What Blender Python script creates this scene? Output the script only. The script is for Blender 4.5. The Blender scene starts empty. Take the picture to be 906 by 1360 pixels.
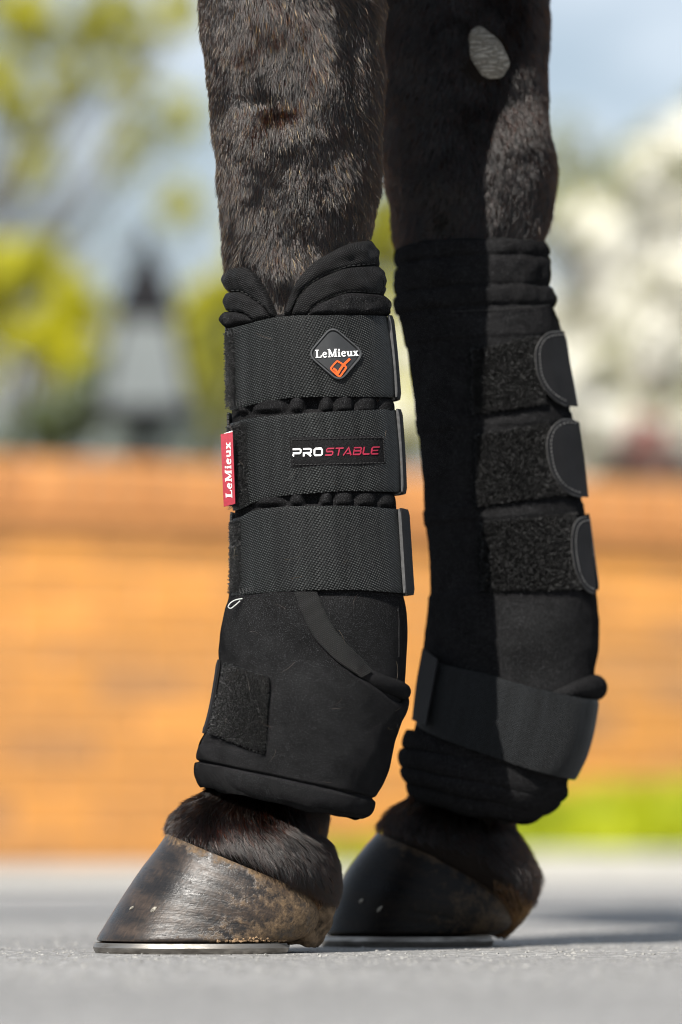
import bpy, bmesh, math, random
import numpy as np
from mathutils import Vector, noise as mnoise

random.seed(7)
rng = np.random.default_rng(7)
SC = bpy.context.scene
COL = SC.collection
R = math.radians
PI = math.pi

# ------------------------------------------------------------------ camera, sky, sun, exposure
F, CX, HY, CAMH = 7000.0, 453.0, 1105.0, 0.08      # focal length and horizon in photo pixels, lens height in metres
cam = bpy.data.cameras.new('camera')
cam_o = bpy.data.objects.new('camera', cam)
COL.objects.link(cam_o)
cam_o.location = (0, 0, CAMH)
cam_o.rotation_euler = (R(90), 0, 0)
cam.sensor_fit = 'VERTICAL'
cam.sensor_height = 36.0
cam.lens = F / 1360.0 * 36.0
cam.shift_y = 425.0 / 1360.0
cam.clip_end = 3000
cam.dof.use_dof = True
cam.dof.focus_distance = 3.46
cam.dof.aperture_fstop = 4.8
SC.camera = cam_o

SUN_AZ, SUN_EL = R(24), R(42)                        # sun behind the lens and to its left
to_sun = Vector((-math.sin(SUN_AZ) * math.cos(SUN_EL), -math.cos(SUN_AZ) * math.cos(SUN_EL), math.sin(SUN_EL)))
sun = bpy.data.lights.new('sun', 'SUN')
sun.energy = 5.0
sun.angle = R(0.5)
sun.color = (1.0, 0.95, 0.88)
sun_o = bpy.data.objects.new('sun', sun)
COL.objects.link(sun_o)
sun_o.rotation_euler = (-to_sun).to_track_quat('-Z', 'Y').to_euler()

world = bpy.data.worlds.new('World')
SC.world = world
world.use_nodes = True
wn, wl = world.node_tree.nodes, world.node_tree.links
sky = wn.new('ShaderNodeTexSky')
sky.sky_type = 'NISHITA'
sky.sun_disc = False
sky.sun_elevation = SUN_EL
sky.sun_rotation = PI + SUN_AZ
sky.air_density = 1.0
sky.dust_density = 0.6
bg = wn['Background']
bg.inputs['Strength'].default_value = 0.05
# soft fair-weather cloud mixed over the clear sky, the same all the way round
tc = wn.new('ShaderNodeTexCoord')
mp = wn.new('ShaderNodeMapping'); mp.inputs['Scale'].default_value = (4.0, 4.0, 9.0)
cn = wn.new('ShaderNodeTexNoise'); cn.inputs['Scale'].default_value = 4.5; cn.inputs['Detail'].default_value = 5
cr = wn.new('ShaderNodeValToRGB')
cr.color_ramp.elements[0].position = 0.42; cr.color_ramp.elements[0].color = (0.3, 0.3, 0.3, 1)
cr.color_ramp.elements[1].position = 0.68; cr.color_ramp.elements[1].color = (0.85, 0.85, 0.85, 1)
mx = wn.new('ShaderNodeMix'); mx.data_type = 'RGBA'
mx.inputs[7].default_value = (12.0, 13.1, 14.4, 1)
wl.new(tc.outputs['Generated'], mp.inputs['Vector']); wl.new(mp.outputs[0], cn.inputs['Vector'])
wl.new(cn.outputs['Fac'], cr.inputs['Fac']); wl.new(cr.outputs['Color'], mx.inputs[0])
wl.new(sky.outputs['Color'], mx.inputs[6]); wl.new(mx.outputs[2], bg.inputs['Color'])

SC.view_settings.view_transform = 'Standard'
SC.view_settings.look = 'None'
SC.view_settings.exposure = 0.68
SC.view_settings.gamma = 1.0
SC.render.engine = 'CYCLES'
SC.cycles.use_denoising = True
SC.cycles.filter_width = 1.05
SC.cycles.max_bounces = 6
SC.cycles.transparent_max_bounces = 8
SC.cycles.caustics_reflective = False
SC.cycles.caustics_refractive = False


def px(x, y, d):
    return np.array(((x - CX) / F * d, d, CAMH + (HY - y) / F * d))


# ------------------------------------------------------------------ helpers: objects
def tag(o, label=None, cat=None, group=None, kind=None):
    if label: o['label'] = label
    if cat: o['category'] = cat
    if group: o['group'] = group
    if kind: o['kind'] = kind
    return o


def empty(name, loc, label=None, cat=None, group=None):
    o = bpy.data.objects.new(name, None)
    o.empty_display_size = 0.05
    COL.objects.link(o)
    o.location = loc
    return tag(o, label, cat, group)


def origin(parent):
    v = Vector((0, 0, 0))
    while parent is not None:
        v = v + parent.location
        parent = parent.parent
    return v


def link_mesh(name, me, mat=None, parent=None, smooth=True, sharp=None):
    o = bpy.data.objects.new(name, me)
    COL.objects.link(o)
    if parent is not None:
        o.parent = parent
        me.transform(__import__('mathutils').Matrix.Translation(-origin(parent)))
    if mat is not None:
        me.materials.append(mat)
    if smooth:
        me.polygons.foreach_set('use_smooth', np.ones(len(me.polygons), dtype=bool))
        if sharp is not None:
            me.set_sharp_from_angle(angle=R(sharp))
    me.update()
    return o


def mesh_from(name, verts, faces, mat=None, parent=None, uv=None, smooth=True, sharp=None):
    me = bpy.data.meshes.new(name)
    me.from_pydata([tuple(v) for v in verts], [], [tuple(f) for f in faces])
    if uv is not None:
        lay = me.uv_layers.new(name='UVMap')
        idx = np.empty(len(me.loops), dtype=np.int32)
        me.loops.foreach_get('vertex_index', idx)
        lay.data.foreach_set('uv', np.asarray(uv, dtype=np.float32)[idx].ravel())
    return link_mesh(name, me, mat, parent, smooth, sharp)


class MB:
    """collects verts / faces of several shapes that belong to one part"""
    def __init__(s): s.v, s.f = [], []
    def add(s, v, f):
        b = len(s.v)
        s.v += [tuple(x) for x in v]
        s.f += [tuple(i + b for i in q) for q in f]
    def box(s, c, size, ax=None):
        ax = ax or ((1, 0, 0), (0, 1, 0), (0, 0, 1))
        c = np.array(c); A = [np.array(a) * h / 2 for a, h in zip(ax, size)]
        vs = [c + i * A[0] + j * A[1] + k * A[2] for i in (-1, 1) for j in (-1, 1) for k in (-1, 1)]
        s.add(vs, [(0, 1, 3, 2), (4, 6, 7, 5), (0, 4, 5, 1), (2, 3, 7, 6), (0, 2, 6, 4), (1, 5, 7, 3)])
    def tube(s, pts, rad, n=8, cap=True):
        pts = [np.array(p, float) for p in pts]
        rad = rad if hasattr(rad, '__len__') else [rad] * len(pts)
        vs, fs = [], []
        ref = np.array((0.13, 0.21, 0.97))
        for i, p in enumerate(pts):
            t = pts[min(i + 1, len(pts) - 1)] - pts[max(i - 1, 0)]
            t = t / (np.linalg.norm(t) + 1e-12)
            a = np.cross(t, ref)
            if np.linalg.norm(a) < 1e-3: a = np.cross(t, (1, 0, 0))
            a /= np.linalg.norm(a); b = np.cross(t, a)
            for k in range(n):
                an = 2 * PI * k / n
                vs.append(p + rad[i] * (math.cos(an) * a + math.sin(an) * b))
        for i in range(len(pts) - 1):
            for k in range(n):
                fs.append((i * n + k, i * n + (k + 1) % n, (i + 1) * n + (k + 1) % n, (i + 1) * n + k))
        if cap:
            fs.append(tuple(range(n))[::-1]); fs.append(tuple(range((len(pts) - 1) * n, len(pts) * n)))
        s.add(vs, fs)
    def build(s, name, mat, parent=None, smooth=True, sharp=40):
        return mesh_from(name, s.v, s.f, mat, parent, smooth=smooth, sharp=sharp)


# ------------------------------------------------------------------ helpers: materials
def new_mat(name):
    m = bpy.data.materials.new(name)
    m.use_nodes = True
    return m, m.node_tree.nodes, m.node_tree.links, m.node_tree.nodes['Principled BSDF']


def n_noise(ns, ls, vec, scale, detail=3, rough=0.55):
    n = ns.new('ShaderNodeTexNoise')
    n.inputs['Scale'].default_value = scale; n.inputs['Detail'].default_value = detail
    n.inputs['Roughness'].default_value = rough
    if vec is not None: ls.new(vec, n.inputs['Vector'])
    return n.outputs['Fac']


def n_map(ns, ls, vec, scale):
    m = ns.new('ShaderNodeMapping'); m.inputs['Scale'].default_value = scale
    ls.new(vec, m.inputs['Vector'])
    return m.outputs[0]


def n_ramp(ns, ls, fac, stops):
    r = ns.new('ShaderNodeValToRGB')
    el = r.color_ramp.elements
    while len(el) < len(stops): el.new(0.5)
    for e, (p, c) in zip(el, stops):
        e.position = p
        e.color = (c, c, c, 1) if not hasattr(c, '__len__') else (*c, 1)
    ls.new(fac, r.inputs['Fac'])
    return r.outputs['Color']


def n_math(ns, ls, op, a, b=None, c=None):
    m = ns.new('ShaderNodeMath'); m.operation = op
    for i, v in enumerate((a, b, c)):
        if v is None: continue
        if isinstance(v, (int, float)): m.inputs[i].default_value = v
        else: ls.new(v, m.inputs[i])
    return m.outputs[0]


def n_mix(ns, ls, fac, a, b):
    m = ns.new('ShaderNodeMix'); m.data_type = 'RGBA'
    for i, v in ((0, fac), (6, a), (7, b)):
        if isinstance(v, (int, float)): m.inputs[i].default_value = v
        elif isinstance(v, tuple): m.inputs[i].default_value = (*v, 1)
        else: ls.new(v, m.inputs[i])
    return m.outputs[2]


def n_bump(ns, ls, b, h, strength, dist):
    n = ns.new('ShaderNodeBump')
    n.inputs['Strength'].default_value = strength; n.inputs['Distance'].default_value = dist
    ls.new(h, n.inputs['Height']); ls.new(n.outputs[0], b.inputs['Normal'])
    return n


def obj_co(ns):
    return ns.new('ShaderNodeTexCoord').outputs['Object']


def uv_co(ns):
    return ns.new('ShaderNodeTexCoord').outputs['UV']


def simple(name, col, rough=0.6, metal=0.0, var=0.25, scale=30, bump=0.0, bscale=200, spec=0.5):
    m, ns, ls, b = new_mat(name)
    co = obj_co(ns)
    f = n_noise(ns, ls, co, scale, 5)
    lo = tuple(c * (1 - var) for c in col); hi = tuple(min(1, c * (1 + var)) for c in col)
    ls.new(n_ramp(ns, ls, f, [(0.3, lo), (0.7, hi)]), b.inputs['Base Color'])
    b.inputs['Roughness'].default_value = rough; b.inputs['Metallic'].default_value = metal
    b.inputs['Specular IOR Level'].default_value = spec
    if bump: n_bump(ns, ls, b, n_noise(ns, ls, co, bscale, 4), bump, 0.002)
    return m


def fabric(name, col, fine=2600, lint=0.5, sheen=0.0, rib=None, strength=0.5):
    """black stretch fabric: fine fuzzy relief, faint lint specks"""
    m, ns, ls, b = new_mat(name)
    co = obj_co(ns)
    big = n_noise(ns, ls, co, 45, 4)
    fn = n_noise(ns, ls, co, fine, 2, 0.7)
    base = n_ramp(ns, ls, big, [(0.3, tuple(c * 0.75 for c in col)), (0.7, tuple(c * 1.25 for c in col))])
    grain = n_ramp(ns, ls, fn, [(0.35, 0.45), (0.65, 1.6)])
    mul = ns.new('ShaderNodeMix'); mul.data_type = 'RGBA'; mul.blend_type = 'MULTIPLY'; mul.inputs[0].default_value = 1
    ls.new(base, mul.inputs[6]); ls.new(grain, mul.inputs[7])
    sp = n_noise(ns, ls, co, 2300, 1, 0.5)
    spk = n_ramp(ns, ls, sp, [(0.60, 0.0), (0.74, lint)])
    ls.new(n_mix(ns, ls, spk, mul.outputs[2], (0.10, 0.10, 0.104)), b.inputs['Base Color'])
    b.inputs['Roughness'].default_value = 0.85
    b.inputs['Specular IOR Level'].default_value = 0.0
    b.inputs['Sheen Weight'].default_value = sheen
    b.inputs['Sheen Roughness'].default_value = 0.4
    h = fn
    if rib:
        uv = uv_co(ns)
        w = ns.new('ShaderNodeTexWave'); w.bands_direction = 'Y'; w.inputs['Scale'].default_value = rib
        w.inputs['Distortion'].default_value = 0.6
        ls.new(uv, w.inputs['Vector'])
        h = n_math(ns, ls, 'ADD', n_math(ns, ls, 'MULTIPLY', w.outputs['Fac'], 1.2), fn)
    n_bump(ns, ls, b, h, strength, 0.0008)
    return m


def webbing(name, col, hi, pitch=0.0018, rough=0.45, slant=0.55, spec=0.22):
    """woven elastic: offset rows of small raised thread loops on a dark ground"""
    m, ns, ls, b = new_mat(name)
    uv = uv_co(ns)
    sep = ns.new('ShaderNodeSeparateXYZ'); ls.new(uv, sep.inputs[0])
    k = 2 * PI / pitch
    wob = n_noise(ns, ls, uv, 900, 2)
    u = n_math(ns, ls, 'ADD', n_math(ns, ls, 'MULTIPLY', sep.outputs[0], k), n_math(ns, ls, 'MULTIPLY', wob, 2.2))
    v = n_math(ns, ls, 'MULTIPLY', sep.outputs[1], k)
    a = n_math(ns, ls, 'SINE', n_math(ns, ls, 'ADD', u, n_math(ns, ls, 'MULTIPLY', v, slant)))
    c = n_math(ns, ls, 'SINE', n_math(ns, ls, 'SUBTRACT', n_math(ns, ls, 'MULTIPLY', v, 1.1), n_math(ns, ls, 'MULTIPLY', u, 0.35)))
    h = n_math(ns, ls, 'MULTIPLY', n_math(ns, ls, 'ADD', a, 1.0), n_math(ns, ls, 'ADD', c, 1.0))
    rnd = n_noise(ns, ls, uv, 700, 2, 0.8)
    rr = n_ramp(ns, ls, rnd, [(0.3, 0.25), (0.7, 1.25)])
    stk = n_ramp(ns, ls, n_noise(ns, ls, n_map(ns, ls, uv, (150, 9, 1)), 1, 4, 0.6), [(0.3, 0.55), (0.7, 1.4)])  # vertical sheen streaks painted into the thread brightness
    rr = n_math(ns, ls, 'MULTIPLY', rr, stk)
    hs = n_math(ns, ls, 'MULTIPLY', n_math(ns, ls, 'MULTIPLY', h, 0.27), rr)
    ls.new(n_mix(ns, ls, hs, col, hi), b.inputs['Base Color'])  # raised threads lighter: their sheen is put into the colour
    b.inputs['Roughness'].default_value = rough
    b.inputs['Specular IOR Level'].default_value = spec
    n_bump(ns, ls, b, h, 0.7, 0.0005)
    return m


M = {}
M['neoprene'] = fabric('neoprene', (0.0098, 0.0098, 0.0102), lint=0.8)
M['mesh'] = webbing('spacer_mesh', (0.007, 0.007, 0.0073), (0.052, 0.052, 0.053), pitch=0.0015, rough=0.6, slant=0.9, spec=0.08)
M['hem'] = fabric('ribbed_binding', (0.015, 0.015, 0.0155), rib=900, lint=0.2, strength=0.6)
M['elastic'] = webbing('woven_elastic', (0.0025, 0.0028, 0.0028), (0.072, 0.079, 0.079))
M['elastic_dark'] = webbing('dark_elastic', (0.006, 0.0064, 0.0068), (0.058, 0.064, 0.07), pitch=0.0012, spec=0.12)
M['tape'] = webbing('woven_tape', (0.006, 0.006, 0.006), (0.03, 0.03, 0.03), pitch=0.0013, slant=1.0)
M['loop_ground'] = simple('loop_ground', (0.006, 0.006, 0.006), 0.9, var=0.4, scale=400, bump=0.6, bscale=1500, spec=0.2)
M['leather'] = simple('black_leather', (0.011, 0.011, 0.012), 0.6, var=0.2, scale=60, bump=0.25, bscale=1800, spec=0.14)
M['leather_edge'] = simple('worn_leather_edge', (0.05, 0.05, 0.05), 0.6, var=0.4, scale=300)
M['thread'] = simple('grey_thread', (0.16, 0.16, 0.16), 0.7, var=0.3, scale=800)
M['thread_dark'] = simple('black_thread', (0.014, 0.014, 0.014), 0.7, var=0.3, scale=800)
M['rubber'] = simple('moulded_rubber', (0.022, 0.023, 0.024), 0.42, var=0.12, scale=200, bump=0.15, bscale=2200)
M['rim'] = simple('rubber_rim', (0.055, 0.056, 0.058), 0.4, var=0.15, scale=300)
M['white_print'] = simple('white_print', (0.82, 0.82, 0.81), 0.5, var=0.08, scale=400)
M['red_print'] = simple('crimson_thread', (0.30, 0.012, 0.04), 0.55, var=0.25, scale=900)
M['orange_print'] = simple('orange_rubber', (0.85, 0.11, 0.014), 0.4, var=0.08, scale=300)
M['red_tag'] = simple('red_ribbon', (0.30, 0.008, 0.026), 0.6, var=0.22, scale=700, bump=0.3, bscale=3000)
M['label_ground'] = fabric('label_ground', (0.012, 0.012, 0.0125), fine=2000, lint=0.25)
M['steel'] = None


def hair_mat(name, melanin, red, rough=0.32, rand=0.3, refl=0.5):
    m = bpy.data.materials.new(name); m.use_nodes = True
    ns, ls = m.node_tree.nodes, m.node_tree.links
    ns.clear()
    out = ns.new('ShaderNodeOutputMaterial')
    h = ns.new('ShaderNodeBsdfHairPrincipled')
    h.parametrization = 'MELANIN'
    h.inputs['Melanin'].default_value = melanin
    h.inputs['Melanin Redness'].default_value = red
    h.inputs['Roughness'].default_value = rough
    h.inputs['Radial Roughness'].default_value = 0.45
    h.inputs['Random Color'].default_value = rand
    h.inputs['Random Roughness'].default_value = 0.3
    h.inputs['Offset'].default_value = R(3)
    ls.new(h.outputs[0], out.inputs['Surface'])
    return m


M['coat_hair'] = hair_mat('dark_bay_hair', 0.985, 0.45, 0.17, rand=0.25)
M['pale_glint_hair'] = hair_mat('glint_and_stray_hair', 0.55, 0.25, 0.18, rand=0.9)  # paler hair standing in for glints on the coat; also the stray hairs
M['pastern_hair'] = hair_mat('black_hair', 0.99, 0.4, 0.22)
M['tan_hair'] = hair_mat('tan_hair', 0.50, 0.45, 0.4)


def pile_mat(name, c):
    m, ns, ls, b = new_mat(name)
    hi = ns.new('ShaderNodeHairInfo')
    ls.new(n_ramp(ns, ls, hi.outputs['Random'], [(0.0, (c * 0.4,) * 3), (0.75, (c,) * 3), (0.88, (c * 3,) * 3), (1.0, (c * 14,) * 3)]), b.inputs['Base Color'])  # a few loops far paler: nylon sparkle put into the colour
    b.inputs['Roughness'].default_value = 0.35
    return m


M['pile'] = pile_mat('nylon_pile', 0.0075)

# skin under the coat
m, ns, ls, b = new_mat('horse_skin')
co = obj_co(ns)
ls.new(n_ramp(ns, ls, n_noise(ns, ls, co, 25, 5), [(0.3, (0.007, 0.006, 0.005)), (0.7, (0.014, 0.010, 0.008))]), b.inputs['Base Color'])
b.inputs['Roughness'].default_value = 0.9
b.inputs['Specular IOR Level'].default_value = 0.08
n_bump(ns, ls, b, n_noise(ns, ls, n_map(ns, ls, co, (900, 900, 160)), 1, 3), 0.5, 0.001)
M['skin'] = m

# hoof horn: UV u = 0 heel .. 0.5 toe (side seen), v = 0 coronet .. 1 ground
def hoof_mat(name, mud, tone):
    m, ns, ls, b = new_mat(name)
    uv = uv_co(ns)
    co = obj_co(ns)
    sep = ns.new('ShaderNodeSeparateXYZ'); ls.new(uv, sep.inputs[0])
    st = n_noise(ns, ls, n_map(ns, ls, uv, (240, 14, 1)), 1, 4, 0.65)
    rg = n_noise(ns, ls, n_map(ns, ls, uv, (5, 60, 1)), 1, 4, 0.6)
    sc = n_noise(ns, ls, n_map(ns, ls, uv, (60, 300, 1)), 1, 2, 0.6)
    big = n_noise(ns, ls, uv, 7, 5)
    horn = n_ramp(ns, ls, n_math(ns, ls, 'ADD', n_math(ns, ls, 'MULTIPLY', st, 0.45), n_math(ns, ls, 'MULTIPLY', big, 0.55)),
                  [(0.30, (0.007, 0.007, 0.008)), (0.46, tuple(q * tone for q in (0.014, 0.012, 0.011))), (0.58, tuple(q * tone for q in (0.042, 0.029, 0.021))), (0.74, tuple(q * tone for q in (0.085, 0.066, 0.050)))])
    # dried mud: along the hairline and over the heel quarter
    edge = n_math(ns, ls, 'SUBTRACT', 1.0, n_math(ns, ls, 'MULTIPLY', sep.outputs[1], 6.5))
    heel = n_math(ns, ls, 'SUBTRACT', 1.25, n_math(ns, ls, 'MULTIPLY', sep.outputs[0], 4.2))
    src = n_math(ns, ls, 'MAXIMUM', n_math(ns, ls, 'MULTIPLY', edge, 0.9), heel)
    patch = n_noise(ns, ls, co, 130, 6, 0.7)
    mm = n_math(ns, ls, 'ADD', src, n_math(ns, ls, 'MULTIPLY', n_math(ns, ls, 'SUBTRACT', patch, 0.5), 2.6))
    msk = n_ramp(ns, ls, mm, [(0.32, 0.0), (0.85, mud)])
    mudc = n_ramp(ns, ls, n_noise(ns, ls, co, 420, 5, 0.7), [(0.3, (0.035, 0.022, 0.012)), (0.7, (0.19, 0.125, 0.068))])
    ls.new(n_mix(ns, ls, msk, horn, mudc), b.inputs['Base Color'])
    dg_ = ns.new('ShaderNodeMapping'); dg_.inputs['Rotation'].default_value = (0, 0, 0.9); ls.new(uv, dg_.inputs['Vector'])
    scr = n_noise(ns, ls, n_map(ns, ls, dg_.outputs[0], (260, 9, 1)), 1, 3, 0.7)
    rr = n_ramp(ns, ls, n_math(ns, ls, 'ADD', n_math(ns, ls, 'MULTIPLY', big, 0.6), n_math(ns, ls, 'MULTIPLY', scr, 0.4)), [(0.3, 0.20), (0.7, 0.42)])
    ls.new(n_math(ns, ls, 'MAXIMUM', rr, n_math(ns, ls, 'MULTIPLY', msk, 0.85)), b.inputs['Roughness'])
    h = n_math(ns, ls, 'ADD', n_math(ns, ls, 'MULTIPLY', st, 0.35), n_math(ns, ls, 'ADD', n_math(ns, ls, 'MULTIPLY', big, 0.6), n_math(ns, ls, 'MULTIPLY', n_math(ns, ls, 'MULTIPLY', msk, patch), 1.2)))
    h = n_math(ns, ls, 'ADD', h, n_math(ns, ls, 'MULTIPLY', scr, 0.35))
    b.inputs['Specular IOR Level'].default_value = 0.06 + 0.36 * tone
    n_bump(ns, ls, b, h, 0.45, 0.0010)
    return m
M['hoof'] = hoof_mat('hoof_horn', 1.0, 1.0)
M['hoof_clean_shaded'] = hoof_mat('hoof_horn_clean_shaded', 0.3, 0.2)  # less mud, and horn colour darkened for the far hoof's shade

m, ns, ls, b = new_mat('horseshoe_steel')
co = obj_co(ns)
f = n_noise(ns, ls, n_map(ns, ls, co, (60, 60, 260)), 1, 4, 0.55)
ls.new(n_ramp(ns, ls, f, [(0.25, (0.10, 0.088, 0.075)), (0.7, (0.30, 0.285, 0.262))]), b.inputs['Base Color'])
b.inputs['Metallic'].default_value = 0.85
ls.new(n_ramp(ns, ls, f, [(0.3, 0.6), (0.7, 0.3)]), b.inputs['Roughness'])
n_bump(ns, ls, b, f, 0.4, 0.0008)
M['steel'] = m

m, ns, ls, b = new_mat('chestnut_callus')
co = obj_co(ns)
v1 = ns.new('ShaderNodeTexVoronoi'); v1.feature = 'DISTANCE_TO_EDGE'; v1.inputs['Scale'].default_value = 1
ls.new(n_map(ns, ls, co, (90, 90, 420)), v1.inputs['Vector'])
ck = n_ramp(ns, ls, v1.outputs['Distance'], [(0.0, 0.0), (0.16, 1.0)])
f = n_noise(ns, ls, co, 300, 5, 0.7)
ls.new(n_mix(ns, ls, ck, (0.20, 0.18, 0.145), n_ramp(ns, ls, f, [(0.3, (0.17, 0.155, 0.13)), (0.7, (0.50, 0.47, 0.41))])), b.inputs['Base Color'])
b.inputs['Roughness'].default_value = 0.8
n_bump(ns, ls, b, n_math(ns, ls, 'ADD', n_math(ns, ls, 'MULTIPLY', ck, 0.7), f), 0.9, 0.002)
M['chestnut'] = m


# ------------------------------------------------------------------ lofted surface given by its outline
def pchip(x, y):
    x = np.asarray(x, float); y = np.asarray(y, float)
    h = np.diff(x); dl = np.diff(y) / h
    d = np.zeros(len(x))
    for i in range(1, len(x) - 1):
        if dl[i - 1] * dl[i] > 0:
            w1, w2 = 2 * h[i] + h[i - 1], h[i] + 2 * h[i - 1]
            d[i] = (w1 + w2) / (w1 / dl[i - 1] + w2 / dl[i])
    d[0], d[-1] = dl[0], dl[-1]
    def f(q):
        q = np.asarray(q, float)
        i = np.clip(np.searchsorted(x, q) - 1, 0, len(h) - 1)
        t = np.clip((q - x[i]) / h[i], -0.6, 1.6)
        return (y[i] * (1 + 2 * t) * (1 - t) ** 2 + d[i] * h[i] * t * (1 - t) ** 2
                + y[i + 1] * t * t * (3 - 2 * t) + d[i + 1] * h[i] * t * t * (t - 1))
    return f


class Surf:
    """rows (xl, yl, xr, yr[, depth]) : rings whose left / right ends lie at plane d; v is the row's middle height"""
    def __init__(s, rows, d, depth=0.92, n=2.1, trim=0.0, bumps=()):
        s.bumps = bumps
        rows = [(r[0] + trim, r[1], r[2] - trim) + tuple(r[3:]) for r in rows]   # room for the coat
        rows = [tuple(r) + (depth,) * (5 - len(r)) for r in rows]
        k = [(r[1] + r[3]) / 2 for r in rows]
        s.d, s.n = d, n
        s.v0, s.v1 = k[0], k[-1]
        s.c = [pchip(k, [r[i] for r in rows]) for i in range(5)]
        s.u0 = np.mean([r[2] - r[0] for r in rows]) / F * d / 2
    def P(s, th, v):
        th, v = np.broadcast_arrays(np.asarray(th, float), np.asarray(v, float))
        xl, yl, xr, yr, dr = [f(v) for f in s.c]
        k = s.d / F
        cx, cz = ((xl + xr) / 2 - CX) * k, CAMH + (HY - (yl + yr) / 2) * k
        ax, az = (xr - xl) / 2 * k, -(yr - yl) / 2 * k
        g = 1.0
        for bt, bv, rt, rv, am in s.bumps:
            g = g + am * np.exp(-((th - bt) / rt) ** 2 - ((v - bv) / rv) ** 2)
        ax, az = ax * g, az * g
        a = np.hypot(ax, az)
        c, sn = np.cos(th), np.sin(th)
        e = 2.0 / s.n
        c = np.sign(c) * np.abs(c) ** e; sn = np.sign(sn) * np.abs(sn) ** e
        return np.stack([cx + ax * c, s.d - a * dr * sn, cz + az * c], -1)
    def frame(s, th, v):
        eps = 1e-3
        p = s.P(th, v)
        tt = (s.P(np.asarray(th) + eps, v) - s.P(np.asarray(th) - eps, v))
        tv = (s.P(th, np.asarray(v) + 0.5) - s.P(th, np.asarray(v) - 0.5))
        tt /= np.linalg.norm(tt, axis=-1, keepdims=True) + 1e-12
        tv /= np.linalg.norm(tv, axis=-1, keepdims=True) + 1e-12
        n = np.cross(tv, tt)
        n /= np.linalg.norm(n, axis=-1, keepdims=True) + 1e-12
        cen = (s.P(0.0, v) + s.P(PI, v)) / 2
        sg = np.sign(np.sum(n * (p - cen), -1, keepdims=True)); sg[sg == 0] = 1
        return p, n * sg, tt, tv
    def O(s, th, v, off):
        p, n, _, _ = s.frame(th, v)
        return p + n * np.asarray(off)[..., None]
    def proj(s, p):
        return CX + F * p[..., 0] / p[..., 1], HY - F * (p[..., 2] - CAMH) / p[..., 1]
    def inv(s, x, y, off=0.0):
        """(theta, v) on the side towards the lens whose offset point is seen at pixel (x, y)"""
        x, y = np.broadcast_arrays(np.asarray(x, float), np.asarray(y, float))
        v = y.copy(); 
        xl, yl, xr, yr, _ = [f(v) for f in s.c]
        w = (xr - xl) / 2 + np.asarray(off) * F / s.d
        x = np.clip(x, (xl + xr) / 2 - 0.985 * w, (xl + xr) / 2 + 0.985 * w)   # never past the outline
        q = np.clip((x - (xl + xr) / 2) / ((xr - xl) / 2), -0.985, 0.985)
        th = np.arccos(q)
        o = np.full(x.shape, off, float)
        for _ in range(14):
            a = s.proj(s.O(th, v, o)); b1 = s.proj(s.O(th + 1e-3, v, o)); b2 = s.proj(s.O(th, v + 0.3, o))
            j11, j12 = (b1[0] - a[0]) / 1e-3, (b2[0] - a[0]) / 0.3
            j21, j22 = (b1[1] - a[1]) / 1e-3, (b2[1] - a[1]) / 0.3
            rx, ry = x - a[0], y - a[1]
            det = j11 * j22 - j12 * j21
            det = np.where(np.abs(det) < 1e-6, 1e-6, det)
            dt = (rx * j22 - ry * j12) / det; dv = (ry * j11 - rx * j21) / det
            th = np.clip(th + np.clip(dt, -0.15, 0.15), 0.03, PI - 0.03)
            v = np.clip(v + np.clip(dv, -25, 25), s.v0 - 30, s.v1 + 30)
        return th, v


def smooth01(t):
    t = np.clip(t, 0, 1)
    return t * t * (3 - 2 * t)


def fbm(pts, scale, seed=0.0):
    return np.array([mnoise.noise(Vector((p[0] * scale + seed, p[1] * scale - seed, p[2] * scale + 2 * seed))) for p in pts])


def loft(surf, v0, v1, nv, nu, disp=None, cap0=False, cap1=False):
    v = np.linspace(v0, v1, nv)[:, None]; th = np.linspace(0, 2 * PI, nu, endpoint=False)[None, :]
    V, T = np.broadcast_arrays(v, th)
    off = disp(T, V) if disp is not None else np.zeros(V.shape)
    P = surf.O(T, V, off).reshape(-1, 3)
    f = [(i * nu + k, i * nu + (k + 1) % nu, (i + 1) * nu + (k + 1) % nu, (i + 1) * nu + k) for i in range(nv - 1) for k in range(nu)]
    if cap0: f.append(tuple(range(nu))[::-1])
    if cap1: f.append(tuple(range((nv - 1) * nu, nv * nu)))
    uv = np.stack([np.abs(T - PI / 2) * 0 + T * surf.u0, -V * surf.d / F], -1).reshape(-1, 2)
    return P, f, uv


def sheet(surf, TH, V, off, thick, edge=True, taper=None):
    """solid sheet over a (theta, v) grid: outer face at offset off, wall and inner face thick below, softened rim"""
    nv, nu = TH.shape
    off = np.broadcast_to(np.asarray(off, float), TH.shape).copy()
    top = surf.O(TH, V, off); bot = surf.O(TH, V, off - thick)
    if edge:
        r = 0.35 * thick
        for sl in ((0, slice(None)), (-1, slice(None)), (slice(None), 0), (slice(None), -1)):
            top[sl] = surf.O(TH[sl], V[sl], off[sl] - r)
    A = top.reshape(-1, 3); B = bot.reshape(-1, 3)
    n = len(A)
    f = []
    for i in range(nv - 1):
        for k in range(nu - 1):
            a, b, c, d = i * nu + k, i * nu + k + 1, (i + 1) * nu + k + 1, (i + 1) * nu + k
            f.append((a, b, c, d)); f.append((n + d, n + c, n + b, n + a))
    loop = [k for k in range(nu)] + [i * nu + nu - 1 for i in range(1, nv)] + [(nv - 1) * nu + k for k in range(nu - 2, -1, -1)] + [i * nu for i in range(nv - 2, 0, -1)]
    for i in range(len(loop)):
        a, b = loop[i], loop[(i + 1) % len(loop)]
        f.append((b, a, n + a, n + b))
    uv = np.stack([TH * surf.u0, -V * surf.d / F], -1).reshape(-1, 2)
    return np.vstack([A, B]), f, np.vstack([uv, uv])


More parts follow.
